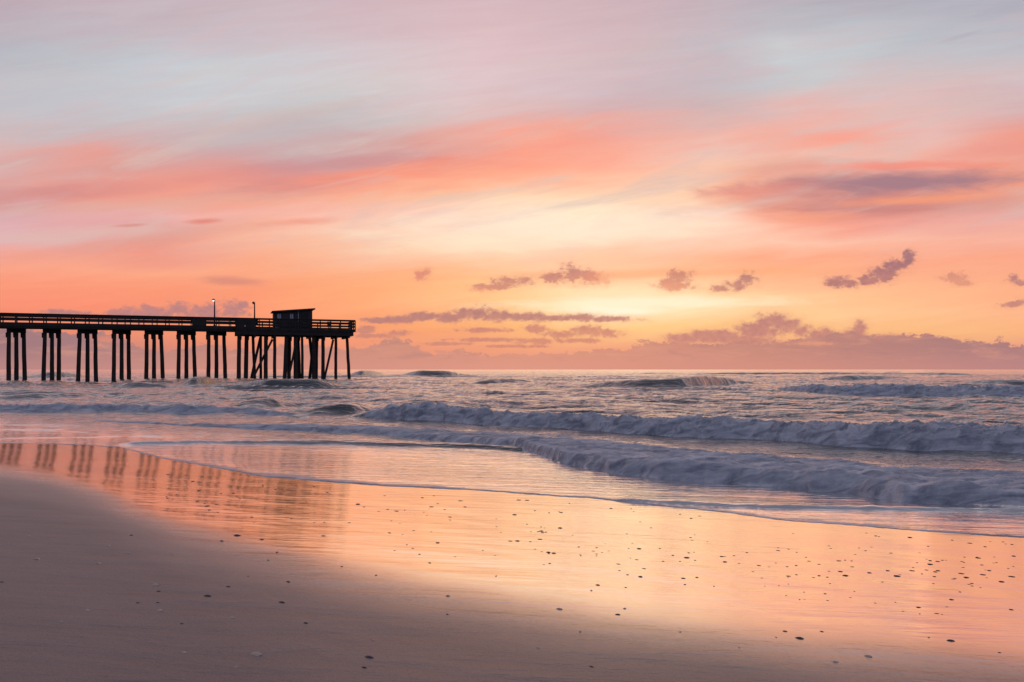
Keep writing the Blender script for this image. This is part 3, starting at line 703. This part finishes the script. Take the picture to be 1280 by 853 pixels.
Q = np.concatenate(vq)
me = bpy.data.meshes.new('sea_spray'); me.vertices.add(len(V)); me.vertices.foreach_set('co', V.astype(np.float32).reshape(-1))
me.loops.add(len(Q) * 4); me.loops.foreach_set('vertex_index', Q.reshape(-1).astype(np.int32)); me.polygons.add(len(Q)); me.polygons.foreach_set('loop_start', (np.arange(len(Q)) * 4).astype(np.int32))
me.polygons.foreach_set('use_smooth', np.ones(len(Q), bool))
at = me.attributes.new('fade', 'FLOAT', 'POINT'); at.data.foreach_set('value', Fd.astype(np.float32)); me.update(calc_edges=True)
o = link_mesh('sea_spray', me, mat_spray()); o['kind'] = 'stuff'; tag(o, 'thin mist of spray along the crest of the main breaker', 'spray')

# ------------------------------------------------------------------ the pier
E0 = Vector((-57.9, 90.1)); E1 = Vector((-20.8, 103.6))
EX = (E1 - E0).normalized(); EN = Vector((-EX.y, EX.x))     # along the pier seaward, across it away from the camera
def pier_pt(px, off=0.0):
    """point of the pier's axis (or a line parallel to it) at a measured bearing"""
    p = (px - CX) / F; A = E0 + EN * off
    s = (p * A.y - A.x) / (EX.x - p * EX.y)
    return A + EX * s
def pz(py, y): return CZ - (py - HY) / F * y
ROOT = Vector((pier_pt(200).x, pier_pt(200).y, 0.0))
pier = empty('fishing_pier', ROOT, 'dark timber fishing pier on splayed piles reaching out from the left into the surf', 'pier')

class MB:
    def __init__(s): s.bm = bmesh.new()
    def bar(s, a, b, w, h, up=Vector((0, 0, 1))):
        """box bar from a to b, w across, h along up"""
        a, b = Vector(a), Vector(b); d = (b - a).normalized()
        r = d.cross(up).normalized(); u = r.cross(d).normalized()
        vs = []
        for q in (a, b):
            for i, j in ((-1, -1), (1, -1), (1, 1), (-1, 1)): vs.append(s.bm.verts.new(q + r * (i * w / 2) + u * (j * h / 2)))
        for f in ((0, 3, 2, 1), (4, 5, 6, 7), (0, 1, 5, 4), (1, 2, 6, 5), (2, 3, 7, 6), (3, 0, 4, 7)): s.bm.faces.new([vs[i] for i in f])
        return s
    def cyl(s, a, b, r0, r1, n=12, rings=1, jit=0.0):
        a, b = Vector(a), Vector(b); d = (b - a).normalized()
        x = d.orthogonal().normalized(); y = d.cross(x); prev = None
        for k in range(rings + 1):
            tt = k / rings; c = a.lerp(b, tt) + (x * random.uniform(-jit, jit) + y * random.uniform(-jit, jit)) * (0 < k < rings)
            r = (r0 + (r1 - r0) * tt) * (1 + random.uniform(-jit, jit))
            ring = [s.bm.verts.new(c + (x * math.cos(2 * math.pi * i / n) + y * math.sin(2 * math.pi * i / n)) * r) for i in range(n)]
            if prev:
                for i in range(n): s.bm.faces.new((prev[i], prev[(i + 1) % n], ring[(i + 1) % n], ring[i]))
            else: s.bm.faces.new(ring[::-1])
            prev = ring
        s.bm.faces.new(prev); return s
    def build(s, name, m, parent, bevel=0.0, smooth=False):
        if bevel: bmesh.ops.bevel(s.bm, geom=list(s.bm.edges), offset=bevel, segments=1, affect='EDGES')
        pl = Vector(parent.location) if parent is not None else Vector((0, 0, 0))
        q = parent
        while q is not None and q.parent is not None: q = q.parent; pl += Vector(q.location)
        cs = [v.co for v in s.bm.verts]
        c = Vector((sum(v.x for v in cs) / len(cs), sum(v.y for v in cs) / len(cs), min(v.z for v in cs)))
        for v in s.bm.verts: v.co -= c
        me = bpy.data.meshes.new(name); s.bm.to_mesh(me); s.bm.free()
        if smooth:
            for f in me.polygons: f.use_smooth = True
        return link_mesh(name, me, m, parent, c - pl)

def P3(px, py, off=0.0):
    c = pier_pt(px, off); return Vector((c.x, c.y, pz(py, c.y)))
def on(s2, z): return Vector((s2.x, s2.y, z))
XL = -250                                         # the pier runs on inland, out of the frame
DK, UN = 6.86, 6.12                               # deck top, underside of stringers
HALF = 1.25
pl_px = 322                                       # the narrow pier meets the wider head here
A_, B_ = pier_pt(XL), pier_pt(pl_px)
mb = MB(); n = int((B_ - A_).length / 0.2)
for i in range(n):
    c = A_ + EX * (i + 0.5) * 0.2
    a = c - EN * (HALF + random.uniform(-.02, .03)); b = c + EN * (HALF + .02)
    mb.bar(on(a, DK - 0.03), on(b, DK - 0.03), 0.185, 0.05)
mb.build('deck', M_BEAM, pier)
for off in (-HALF + 0.02, 0, HALF - 0.02):
    c0, c1 = A_ + EN * off, B_ + EN * off
    MB().bar(on(c0, (DK - .06 + UN + .12) / 2), on(c1, (DK - .06 + UN + .12) / 2), 0.14, DK - .06 - UN - .12).build('stringer', M_BEAM, pier)
MB().bar(on(A_ - EN * (HALF + .09), DK - .22), on(B_ - EN * (HALF + .09), DK - .22), 0.06, 0.42).build('fascia_board', M_BEAM, pier)
MB().bar(on(A_ - EN * (HALF - .3), UN + .06), on(B_ - EN * (HALF - .3), UN + .06), 0.3, 0.12).build('stringer', M_BEAM, pier)

def railing(c0, c1, z0, ztop, mids, spacing, phase=0.0, tw=0.16, pw=0.11):
    L = (c1 - c0).length; d = (c1 - c0).normalized()
    MB().bar(on(c0, ztop - 0.03), on(c1, ztop - 0.03), 0.2, 0.06).build('handrail', M_BEAM, pier)
    MB().bar(on(c0, ztop - 0.06 - tw / 2), on(c1, ztop - 0.06 - tw / 2), 0.05, tw).build('rail_board', M_BEAM, pier)
    for z, w in mids:
        MB().bar(on(c0, z), on(c1, z), 0.045, w).build('rail_board', M_BEAM, pier)
    k = 0; s = phase
    while s <= L + 1e-3:
        c = c0 + d * s + Vector((d.y, -d.x)) * 0.08
        MB().bar(on(c, z0 - .3), on(c, ztop - 0.07), pw, pw, up=Vector((d.x, d.y, 0))).build('rail_post', M_BEAM, pier)
        s += spacing * random.uniform(0.93, 1.07); k += 1
inl = pier_pt(-60)
railing(A_ - EN * HALF, B_ - EN * HALF, DK, 7.9, [(7.25, .30)], 1.42, 0.3, tw=.28)
railing(A_ + EN * HALF, B_ + EN * HALF, DK, 7.9, [(7.27, .2)], 1.42, 0.9, tw=.26)

# bents: a cap, three piles a little splayed, corbels
CD = Vector((0.6, 0.8)).normalized()
def bent(px, w=9.5, lean=(0, 0, 0), capw=1.0):
    c = pier_pt(px)
    k = 1.12 if px < 250 else 1.0
    # spacing that shows as w photo pixels between piles
    p = (px - CX) / F
    step = (w / F * c.y) / (CD.x - p * CD.y)
    MB().bar(on(c - CD * (step * 1.22), UN - .14), on(c + CD * (step * 1.22), UN - .14), 0.42, 0.518).build('cap_beam', M_BEAM, pier, bevel=.015)
    for i in (-1, 0, 1):
        q = c + CD * (step * i)
        lx = lean[i + 1] / F * c.y
        top = on(q, UN - .4); bot = on(q, -1.55) + Vector((lx * 1.2, 0, 0))
        MB().cyl(bot, top, 0.25, 0.205, 12, 8, 0.015).build('pile', M_PILE, pier, smooth=True)
        if i < 1 or px < 240:
            MB().bar(on(q, UN - .95) - Vector((.17, 0, 0)), on(q, UN - .4) - Vector((.2, 0, 0)), 0.30, 0.20, up=Vector((1, 0, 0))).build('corbel', M_BEAM, pier)
for px, w, ln in [(-215,10,(-1,0,1)),(-168,10,(0,0,1)),(-121,10,(-1,0,1)),(-74,10,(-1,0,0)),(-27,10,(-1,0,1)),(20.5,9.3,(-.5,0,1.2)),(65,8.8,(-2,0,-.2)),(109.5,9.6,(-2.5,0,1)),(152,8.9,(-1,0,.3)),(192.5,8.8,(-1,0,2.8)),(233,9,(-1,0,2)),(270.5,9.5,(-.5,0,2))]:
    bent(px, w, ln)
# the head of the pier: wider platform, many raking piles (bearing top, row top, bearing foot, radius, offset across)
HDK, HUN = 6.66, 5.82
HC0, HC1 = pier_pt(pl_px - 28), pier_pt(439.5)
n = int((HC1 - HC0).length / 0.2)
mb = MB()
HN, HFAR = -1.6, 4.2
for i in range(n + 1):
    c = HC0 + EX * i * 0.2
    mb.bar(on(c + EN * (HN - random.uniform(0, .03)), HDK - .03), on(c + EN * HFAR, HDK - .03), 0.185, 0.05)
mb.build('head_deck', M_BEAM, pier)
for off in (HN + .1, 0, 1.5, 3, HFAR - .1):
    c0, c1 = HC0 + EN * off, HC1 + EN * off
    MB().bar(on(c0, (HDK - .06 + HUN) / 2), on(c1, (HDK - .06 + HUN) / 2), 0.2, HDK - .06 - HUN).build('head_beam', M_BEAM, pier)
MB().bar(on(HC0 + EN * (HN - .04), HDK - .16), on(HC1 + EN * (HN - .04) + EX * .25, HDK - .16), 0.05, 0.36).build('fascia_board', M_BEAM, pier)
for px in (300, 318, 343, 362, 374, 388, 404, 420, 434):
    c = pier_pt(px)
    MB().bar(on(c + EN * (HN + .1), HUN - .12), on(c + EN * HFAR, HUN - .12), 0.30, 0.22).build('cap_beam', M_BEAM, pier)
HP = [(299,298.3,.25,-.8),(308.4,307,.26,-.2),(316.1,318.6,.19,.6),(326,326,.17,1.2),(332.3,332,.25,-1.0),(343.3,343.3,.20,-.9),
      (358,355.5,.24,-1.1),(362,361,.24,1.6),(369.5,369.5,.26,-1.1),(372.5,374.5,.22,.8),(377.6,378.1,.17,-.6),
      (387,393,.20,1.6),(392,392.5,.24,-1.1),(396,395,.22,.4),(392,386.5,.2,2.6),(403.7,403.7,.23,-.9),(419.8,419.8,.19,-.8),(433.6,436.9,.20,-.9)]
for a, b, r, off in HP:
    t0, b0 = pier_pt(a, off), pier_pt(b, off)
    MB().cyl(on(b0, -1.55) + Vector(((b - a) * .02, 0, 0)), on(t0, HUN - .05), r * 1.06, r * .92, 12, 8, 0.015).build('pile', M_PILE, pier, smooth=True)
    if r < .21 and a > 315: continue
    MB().bar(on(t0, HUN - .62) + Vector((.13, 0, 0)), on(t0, HUN - .1) + Vector((.16, 0, 0)), .3, .22, up=Vector((1, 0, 0))).build('corbel', M_BEAM, pier)
for a, ya, b, yb, r, off in [(325,424,313.4,476,.16,.1),(339.5,426.5,314.5,476,.14,-1.3),(371,424,360,476,.13,-1.35),(416,427,405.5,474,.14,-1.2)]:
    p0, p1 = P3(a, ya, off), P3(b, yb, off)
    d = (p1 - p0).normalized()
    MB().cyl(p1 + d * 1.2, p0 - d * .25, r * 1.05, r, 10, 4, .01).build('brace', M_PILE, pier, smooth=True)
# railing round the head
N0, N1 = HC0 + EN * HN, HC1 + EN * HN + EX * .15
F0, F1 = HC0 + EN * HFAR, HC1 + EN * HFAR + EX * .15
railing(N0, N1, HDK, 7.88, [(7.38, .23), (7.02, .20)], 1.25, 0.2, tw=.17, pw=.13)
railing(F0, F1, HDK, 7.88, [(7.39, .18), (7.05, .15)], 1.4, 0.7, tw=.17, pw=.13)
railing(N1, F1, HDK, 7.88, [(7.38, .23), (7.02, .20)], 1.4, 0.1, tw=.17, pw=.13)
# boarded bays of the railing
def board_bay(a, b, z0, z1, off):
    c0, c1 = pier_pt(a, off), pier_pt(b, off)
    MB().bar(on(c0, (z0 + z1) / 2), on(c1, (z0 + z1) / 2), 0.04, z1 - z0).build('boarded_panel', M_BEAM, pier)
board_bay(240, 257, DK - .05, 7.55, -HALF - .14)
board_bay(239, 256, 7.3, 7.72, HALF + .05)
board_bay(258, 266, 7.50, 7.72, -HALF - .14)
board_bay(294, 306, DK - .3, 7.72, -HALF - .42)
board_bay(306.5, 319.5, DK - .3, 7.72, -HALF - .42)
board_bay(409, 413.5, 6.9, 7.6, -1.67)
MB().cyl(P3(441, 405.5, HN), P3(444.5, 405.7, HN), .09, .07, 8).build('mooring_cleat', M_METAL, pier)
# timber steps down from the narrow deck to the head
for i in range(2):
    c = pier_pt(292 - i * 3)
    MB().bar(on(c - EN * (HALF - .05), HDK + .06 + i * .09), on(c + EN * (HALF - .05), HDK + .06 + i * .09), .25, .05).build('step', M_BEAM, pier)

# ------------------------------------------------------------------ shed on the pier head
hx0, hx1 = 342.4, 390.0
hoff0, hoff1 = -0.3, 2.5
c00, c10 = pier_pt(hx0, hoff0), pier_pt(hx1, hoff0)
hl = (c10 - c00).length
c01, c11 = c00 + EN * (hoff1 - hoff0), c10 + EN * (hoff1 - hoff0)
shed = empty('pier_shed', on((c00 + c11) / 2, HDK), 'small dark boarded shed with a thin sloping roof on the end of the pier', 'shed')
zl, zr = pz(390.2, c00.y), pz(387.2, c10.y)
bmw = MB()
def quadwall(m_, a, b, z0, za, zb_, th=0.08):
    d = (b - a).normalized(); nrm = Vector((d.y, -d.x)) * th
    vs = [m_.bm.verts.new(v) for v in (on(a, z0), on(b, z0), on(b, zb_), on(a, za), on(a - nrm, z0), on(b - nrm, z0), on(b - nrm, zb_), on(a - nrm, za))]
    for f in ((0, 1, 2, 3), (7, 6, 5, 4), (0, 4, 5, 1), (1, 5, 6, 2), (2, 6, 7, 3), (3, 7, 4, 0)): m_.bm.faces.new([vs[i] for i in f])
quadwall(bmw, c00, c10, HDK, zl, zr)
quadwall(bmw, c10 + EN * .082, c11 - EN * .082, HDK, zr, zr)
quadwall(bmw, c11, c01, HDK, zr, zl)
quadwall(bmw, c01 - EN * .082, c00 + EN * .082, HDK, zl, zl)
for i in range(int(hl / 0.22)):       # battens over the board joints
    c = c00 + EX * (0.11 + i * 0.22) - EN * .012
    zt = zl + (zr - zl) * (0.11 + i * .22) / hl - .02
    bmw.bar(on(c, HDK + .01), on(c, zt), .03, .02, up=Vector((EN.x, EN.y, 0)))
bmw.build('wall', M_WALL, shed)
def roofz(s): return zl + (zr - zl) * s / hl
ra, rb = c00 - EX * .25, c10 + EX * .38
mb = MB(); 
vs = []
for c, s in ((ra, -.25), (rb, hl + .38)):
    for off in (-.3, hoff1 - hoff0 + .3):
        for dz in (.005, .12): vs.append(mb.bm.verts.new(on(c + EN * off, roofz(s) + dz)))
for f in ((0, 1, 3, 2), (4, 6, 7, 5), (0, 4, 5, 1), (2, 3, 7, 6), (1, 5, 7, 3), (0, 2, 6, 4)): mb.bm.faces.new([vs[i] for i in f])
mb.build('roof', M_ROOF, shed)
mb = MB(); mb.bar(on(ra - EN * .325, roofz(-.25) + .04), on(rb - EN * .325, roofz(hl + .38) + .04), .04, .2); mb.build('fascia_board', M_BEAM, shed)
def window(x0, x1, y0, y1, mull=1):
    a, b = pier_pt(x0, hoff0 - .05), pier_pt(x1, hoff0 - .05)
    z1, z0 = pz(y0, a.y), pz(y1, a.y)
    m_ = MB()
    m_.bar(on(a, z0), on(a, z1), .07, .06, up=Vector((EX.x, EX.y, 0))); m_.bar(on(b, z0), on(b, z1), .07, .06, up=Vector((EX.x, EX.y, 0)))
    m_.bar(on(a, z0), on(b, z0), .08, .06); m_.bar(on(a, z1), on(b, z1), .08, .06)
    for i in range(mull):
        c = a.lerp(b, (i + 1) / (mull + 1)); m_.bar(on(c, z0), on(c, z1), .04, .04, up=Vector((EX.x, EX.y, 0)))
    w_ = m_.build('window', M_WALL, shed)
    MB().bar(on(a + EN * .02, (z0 + z1) / 2), on(b + EN * .02, (z0 + z1) / 2), .012, z1 - z0).build('pane', M_GLASS, w_)
window(346.4, 351.6, 392.2, 399.6, 1)
window(362.2, 367.0, 392.2, 399.6, 1)
c = pier_pt(372.8, hoff0 - .1)
MB().cyl(on(c, HDK + .02), on(c, pz(389.2, c.y)), .06, .06, 10).build('downpipe', M_PIPE, shed, smooth=True)
MB().bar(on(c00 - EN * .03, HDK), on(c00 - EN * .03, zl - .01), .12, .06, up=Vector((EX.x, EX.y, 0))).build('corner_board', M_WALL, shed)
MB().bar(on(c10 - EN * .03, HDK), on(c10 - EN * .03, zr - .01), .12, .06, up=Vector((EX.x, EX.y, 0))).build('corner_board', M_WALL, shed)
# door set between pipe and corner
da, db = pier_pt(377, hoff0 - .035), pier_pt(385, hoff0 - .035)
dr = MB().bar(on(da, HDK + 1.02), on(db, HDK + 1.02), .05, 2.0).build('door', M_BEAM, shed)
MB().cyl(on(db - EX * .12 - EN * .03, HDK + 1.0), on(db - EX * .12 - EN * .10, HDK + 1.0), .03, .03, 8).build('handle', M_METAL, dr)

# cool box / bait bin beside the shed
ba, bb_ = pier_pt(344.5, -1.1), pier_pt(350, -1.1)
bin_ = empty('bait_bin', on((ba + bb_) / 2, HDK), 'faded blue grey bait bin by the railing, left of the shed wall', 'bin')
m_ = MB(); m_.bar(on(ba, HDK + .32), on(bb_, HDK + .32), .5, .56); m_.build('box', M_BLUE, bin_, bevel=.03)
m_ = MB(); m_.bar(on(ba - EX * .03, HDK + .65), on(bb_ + EX * .03, HDK + .65), .56, .08); m_.build('lid', M_BLUE, bin_, bevel=.02)
for c in (ba, bb_):
    MB().bar(on(c + EX * (.06 if c is ba else -.06), HDK + .001), on(c + EX * (.06 if c is ba else -.06), HDK + .04), .08, .4, up=Vector((EN.x, EN.y, 0))).build('foot', M_BEAM, bin_)

# lamp posts on the pier
def lamp(px, ytop, off, zbase, label, lit, arm):
    c = pier_pt(px, off); zt = pz(ytop, c.y)
    r = empty('lamp_post', on(c, zbase), label, 'lamp post', 'lamp posts on the pier')
    MB().cyl(on(c, zbase), on(c, zt - .05), .095, .07, 10).build('pole', M_METAL, r, smooth=True)
    MB().cyl(on(c, zbase), on(c, zbase + .12), .16, .14, 10).build('base', M_METAL, r)
    h = on(c + EX * arm, zt)
    MB().bar(on(c, zt), h, .07, .07).build('arm', M_METAL, r)
    hd = MB(); hd.cyl(h + Vector((0, 0, -.10)), h + Vector((0, 0, .08)), .22, .10, 12); hd = hd.build('lamp_head', M_METAL, r, smooth=False)
    bm = MB(); bm.cyl(h + Vector((0, 0, -.24)), h + Vector((0, 0, -.105)), .08, .15, 12)
    bm.build('bulb', M_LAMP if lit else M_GLASS, hd, smooth=True)
lamp(268.2, 374.6, -HALF + .25, DK, 'taller lamp post with its lamp lit, standing on the narrow pier deck', True, -.12)
lamp(318.2, 378.2, -HALF + .25, DK, 'shorter unlit lamp post where the pier widens, left of the shed', False, -.12)

# ------------------------------------------------------------------ shells and pebbles on the sand
def blob(name, m, rx, ry, rz, seed, flat=0.25):
    rr = random.Random(seed); bm = bmesh.new(); bmesh.ops.create_icosphere(bm, subdivisions=3, radius=1)
    ph = [rr.uniform(0, 6.28) for _ in range(6)]
    for v in bm.verts:
        c = v.co; k = 1 + .13 * math.sin(2.1 * c.x + ph[0]) + .10 * math.sin(3.3 * c.y + ph[1]) + .07 * math.sin(5 * c.x + 4 * c.y + ph[2]) + .05 * math.sin(7 * c.z + 3 * c.x + ph[3])
        z = c.z * k
        v.co = (c.x * k * rx, c.y * k * ry, max(z, -flat) * rz + flat * rz)
    me = bpy.data.meshes.new(name); bm.to_mesh(me); bm.free()
    for f in me.polygons: f.use_smooth = True
    me.materials.append(m); return me
def clam(name, m, L, W, H, ribs=13, seed=1):
    """one cupped half shell, hollow side down, ribs fanning from the hinge"""
    rr = random.Random(seed); bm = bmesh.new(); nr, na = 9, 26; rows = []
    for side in (0, 1):
        g = []
        for i in range(nr + 1):
            t = i / nr; row = []
            for j in range(na + 1):
                a = math.radians(-82 + 164 * j / na)
                rad = t * (1 + .03 * math.sin(j * 1.7 + seed)) * (0.86 + .14 * math.cos(a))
                x = rad * math.cos(a) * L; y = rad * math.sin(a) * W * .62
                dome = math.sin(math.pi * min(1, .12 + .88 * t)) ** .8 * math.cos(a) ** .7 if abs(a) < 1.5 else 0
                z = H * dome * (1 + .06 * math.cos(j / na * ribs * 2 * math.pi) * t) + .0008
                if side: z = max(z - .0016, .0003)
                row.append(bm.verts.new((x - L * .5, y, z)))
            g.append(row)
        rows.append(g)
        for i in range(nr):
            for j in range(na):
                q = (g[i][j], g[i][j + 1], g[i + 1][j + 1], g[i + 1][j])
                bm.faces.new(q if not side else q[::-1])
    a, b = rows
    for j in range(na): bm.faces.new((a[nr][j], a[nr][j + 1], b[nr][j + 1], b[nr][j]))
    bmesh.ops.remove_doubles(bm, verts=bm.verts, dist=1e-6)
    bmesh.ops.recalc_face_normals(bm, faces=bm.faces)
    me = bpy.data.meshes.new(name); bm.to_mesh(me); bm.free()
    for f in me.polygons: f.use_smooth = True
    me.materials.append(m); return me
PEBS = [blob('pebble', M_PEB, .5, .36, .17, 1), blob('pebble', M_PEB, .5, .42, .14, 2), blob('pebble', M_PEB2, .5, .33, .2, 3), blob('pebble', M_PEB, .5, .26, .12, 4)]
SHL = [clam('shell', M_SHELL, .75, .9, .26, 13, 1), clam('shell', M_SHELL, 1.0, .55, .2, 9, 2)]
SHD = [clam('shell', M_SHELLD, .9, .5, .17, 7, 3), clam('shell', M_SHELLD, .7, .8, .16, 11, 4)]
def place(name, meshes, px, py, wpx, label, cat, group, rot=None, sx=1.0, sink=0.0):
    x, y = hit([px], [py], sand_z); x, y = float(x[0]), float(y[0])
    size = wpx / F * y
    s, tt_ = shore_s(x, y), shore_t(x, y)
    near_ = math.exp(-(math.hypot(x, y) / 40.0) ** 2)
    z = float(sand_z(np.array(x), np.array(y))) + near_ * float(0.012 * fbm(np.array(s * 0.35), np.array(tt_ * 0.13), 3, 3) + 0.0045 * fbm(np.array(s * 3.0), np.array(tt_ * 0.8), 4, 9, .6) * sstep(0.2, -2.5, s))
    o = bpy.data.objects.new(name, random.choice(meshes)); COL.objects.link(o)
    o.location = (x, y, z - .02 * size - sink)
    o.scale = (size * sx, size, size * (.6 if name == 'pebble' and wpx > 2.5 else 1))
    # lie on the slope of the beach
    e = .05
    nx = (float(sand_z(np.array(x - e), np.array(y))) - float(sand_z(np.array(x + e), np.array(y)))) / (2 * e)
    ny = (float(sand_z(np.array(x), np.array(y - e))) - float(sand_z(np.array(x), np.array(y + e)))) / (2 * e)
    q = Vector((nx, ny, 1)).normalized().to_track_quat('Z', 'Y').to_matrix().to_4x4()
    rz = rot if rot is not None else random.uniform(0, 6.28)
    o.rotation_euler = (q @ Matrix.Rotation(rz, 4, 'Z')).to_euler()
    return tag(o, label, cat, group)
GP, GF, GS, GD = 'dark pebbles on the wet sand', 'tiny dark pebbles on the sand', 'pale shells on the damp sand', 'dark shells on the damp sand'
LP = 'small flat dark pebble in the scatter on the mirror wet sand'
peb = [(105,104,9),(75,100,3),(167,88,4),(171,108,4),(212,90,4),(212,106,5),(242,98,4),(292,92,3),(296,116,3),(312,120,6),(370,92,4),(402,109,4),(437,115,10),(458,121,4),(420,124,3),(525,112,7),(533,125,8),(555,110,4),(568,129,4),(587,102,4),(618,134,7),(603,150,4),(625,166,4),(688,137,4),(711,134,5),(735,113,3),(743,123,6),(712,101,3),(690,163,3),(711,157,4),(754,164,5),(768,159,5),(768,131,5),(793,85,4),(797,91,4),(788,163,4),(793,148,4),(834,159,9),(849,122,3),(851,137,6),(833,120,3),(868,90,3),(884,97,3),(894,152,8),(899,88,3),(940,147,7),(948,103,5),(926,176,3),(1001,147,9),(1003,139,3),(1013,127,3),(1019,102,3),(1037,145,6),(1046,131,10),(1046,122,6),(1065,124,7),(1058,150,6),(1076,121,4),(1085,121,3),(1056,162,5),(1065,147,7),(1104,168,6),(1136,164,9),(1128,139,5),(1130,127,3),(1131,113,3),(1143,181,5),(1150,179,5),(1150,185,4),(1166,115,9),(1175,133,5),(1183,88,5),(1193,147,6),(1204,128,3),(1211,127,3),(1206,113,3),(1187,165,3),(1224,175,9),(1254,111,6),(1241,142,3),(970,157,4)]
def peb_label(a, w):
    size = 'wide flat' if w >= 7 else ('mid sized flat' if w >= 5 else 'small')
    where = 'left part' if a < 480 else ('middle part' if a < 830 else ('dense right part' if a < 1110 else 'right end'))
    return size + ' dark pebble in the ' + where + ' of the scatter'
for a, b, w in peb: place('pebble', PEBS, 640 + a / 2, 640 + b / 2, w * .62 + 1.1, peb_label(a, w), 'pebble', GP, rot=random.uniform(-.3, .3))
for a, b, w, lb in [(963,160,16,'widest flat dark pebble on the glossy sand at the right'),(1124,154,13,'long flat dark pebble beside two smaller ones at the right of the wet scatter'),(1178,157,13,'long thin dark pebble second from the right edge of the scatter'),(1250,162,15,'flat dark pebble nearest the right edge of the wet sand')]:
    place('pebble', PEBS[:2], 640 + a / 2, 640 + b / 2, w * .55, lb, 'pebble', None, rot=.05)
place('pebble', [PEBS[2]], 800.5, 721.5, 6.5, 'round chunky dark pebble sitting alone just below the wet scatter', 'pebble', None)
LF = 'tiny dark pebble among specks on wet sand'
cnt = 0
while cnt < 195:                       # specks strewn between the swash edge and the sheen's inner edge
    px = random.uniform(205, 700) if cnt < 95 else random.uniform(640, 1270)
    ya = np.interp(px, [a for a, b in L1], [b for a, b in L1]) + 6
    yb = np.interp(px, [a for a, b in WL], [b for a, b in WL]) - (40 if px > 640 else 24)
    if px < 300: ya += 12
    py = ya + (yb - ya) * (random.random() ** (0.8 if px < 520 else 1.0))
    place('pebble', PEBS, px, py, random.choice([2.2, 2.6, 3, 3.4, 4, 6]) * (.8 if px < 340 else 1), LF + (' left of the shed reflection' if px < 335 else ' below the shed reflection' if px < 385 else ' left of the bright middle' if px < 640 else ' at the right'), 'pebble', GF, rot=random.uniform(-.4, .4)); cnt += 1
shl_light = [(47,699,8),(63,706,5),(36,671,4),(136,683,6),(161,692,7),(124,705,7),(10,680,5),(215,694,5),(110,764,8),(76,778,5),(290,773,8),(295,834,5),(467,801,5),(560,746,7),(739,739,4),(781,762,5),(673,811,7),(700,833,5),(924,811,4),(725,791,5),(850,791,4),(1161,797,4),(970,798,4),(620,721,4)]
OWN_L = {(47,699): 'pale shell near the left edge, uppermost of the bigger pale shells there', (161,692): 'pale shell just right of the upper left cluster, below a tiny one', (124,705): 'faint pale shell level with the left cluster and furthest right in it',
 (110,764): 'thin pale shell lower left, above a tiny white one', (76,778): 'tiny whitish round shell at the lower left', (290,773): 'pale shell directly below the stubby dark shell left of centre',
 (295,834): 'little pale shell close under the long pale shell at the bottom', (560,746): 'pale streak of shell in the middle of the sand, just above another', (739,739): 'pale shell just below a dark chip, right of centre at the sheen edge',
 (673,811): 'pale shell low in the middle, left of a dark chip', (700,833): 'pale shell at the very bottom just left of a dark chip', (924,811): 'tiny pale shell at the bottom between the middle and the right twins'}
for a, b, w in shl_light: place('shell', SHL, a, b, w, OWN_L.get((a, b), 'small pale shell fragment lying on the damp matte sand'), 'shell', GS)
for a, b, w, lb in [(320,818.5,17,'long pale shell low on the left of the matte sand'),(200,764,11,'pinkish pale shell standing out left of centre on the matte sand'),(194,732,11,'pale shell lying just above a darker one on the left sand'),(230,815.5,9,'pale shell between the lower left corner and the long pale shell'),(699,762,9,'pale shell near the middle just inside the dull sand edge'),(1044,829,8,'pale angular shell at the bottom right, left of its twin'),(1085,822,10,'pale shell at the bottom right with sand ridged beside it')]:
    place('shell', [SHL[1]], a, b, w, lb, 'shell', None, rot=random.uniform(-.3, .3))
shl_dark = [(2,728,7),(164,670,6),(198,740,8),(172,754,7),(197,754,6),(259,746,12),(227,780,7),(382,780,10),(360,728,9),(427,709,5),(470,720,5),(277,677,7),(296,670,12),(327,675,8),(346,691,6),(335,701,5),(310,721,4),(559,769,6),(747,732,7),(782,735,4),(856,731,5),(871,722,6),(772,769,8),(739,835,8),(981,790,7),(1027,790,6),(1249,816,5),(455,835,9)]
OWN_D = {(2,728): 'dark shell chip cut by the left edge of the view', (164,670): 'dark shell chip alone high on the left of the dull sand', (198,740): 'dark shell chip right under a pale shell on the left',
 (172,754): 'left one of two dark shell chips side by side on the left', (197,754): 'right one of two dark shell chips side by side on the left', (259,746): 'long thin curved dark shell left of centre',
 (227,780): 'dark shell chip below and right of the pinkish shell', (382,780): 'dark branching shell chip lowest of the middle left ones', (296,670): 'long thin dark shell highest on the dull edge of the sheen',
 (772,769): 'dark shell chip just left under a pale shell, centre right', (739,835): 'dark shell chip at the very bottom right of centre', (981,790): 'dark shell at the upper left of the small right hand cluster',
 (1027,790): 'dark shell chip furthest right in the small right hand cluster', (1249,816): 'dark shell chip near the right edge on the dull sand', (455,835): 'dark shell chip directly under the largest dark shell', (747,732): 'dark shell chip above a pale one at the sheen edge right of centre'}
for a, b, w in shl_dark: place('shell', SHD, a, b, w, OWN_D.get((a, b), 'small dark shell chip lying on the damp sand'), 'shell', GD, rot=random.uniform(-.4, .4))
for a, b, w, lb in [(461,822,15,'largest dark shell, long and narrow, at the bottom left of centre'),(352,754,11,'dark shell alone on the left half of the matte sand'),(285,734,8,'stubby dark shell left of centre below the sheen'),(999,799,12,'dark shell in the small cluster right of centre'),(1188,801,11,'dark wedge shaped shell near the lower right'),(537,704,5,'small dark shell at the inner edge of the sheen, centre')]:
    place('shell', SHD[:1], a, b, w, lb, 'shell', None, rot=random.uniform(-.15, .15))
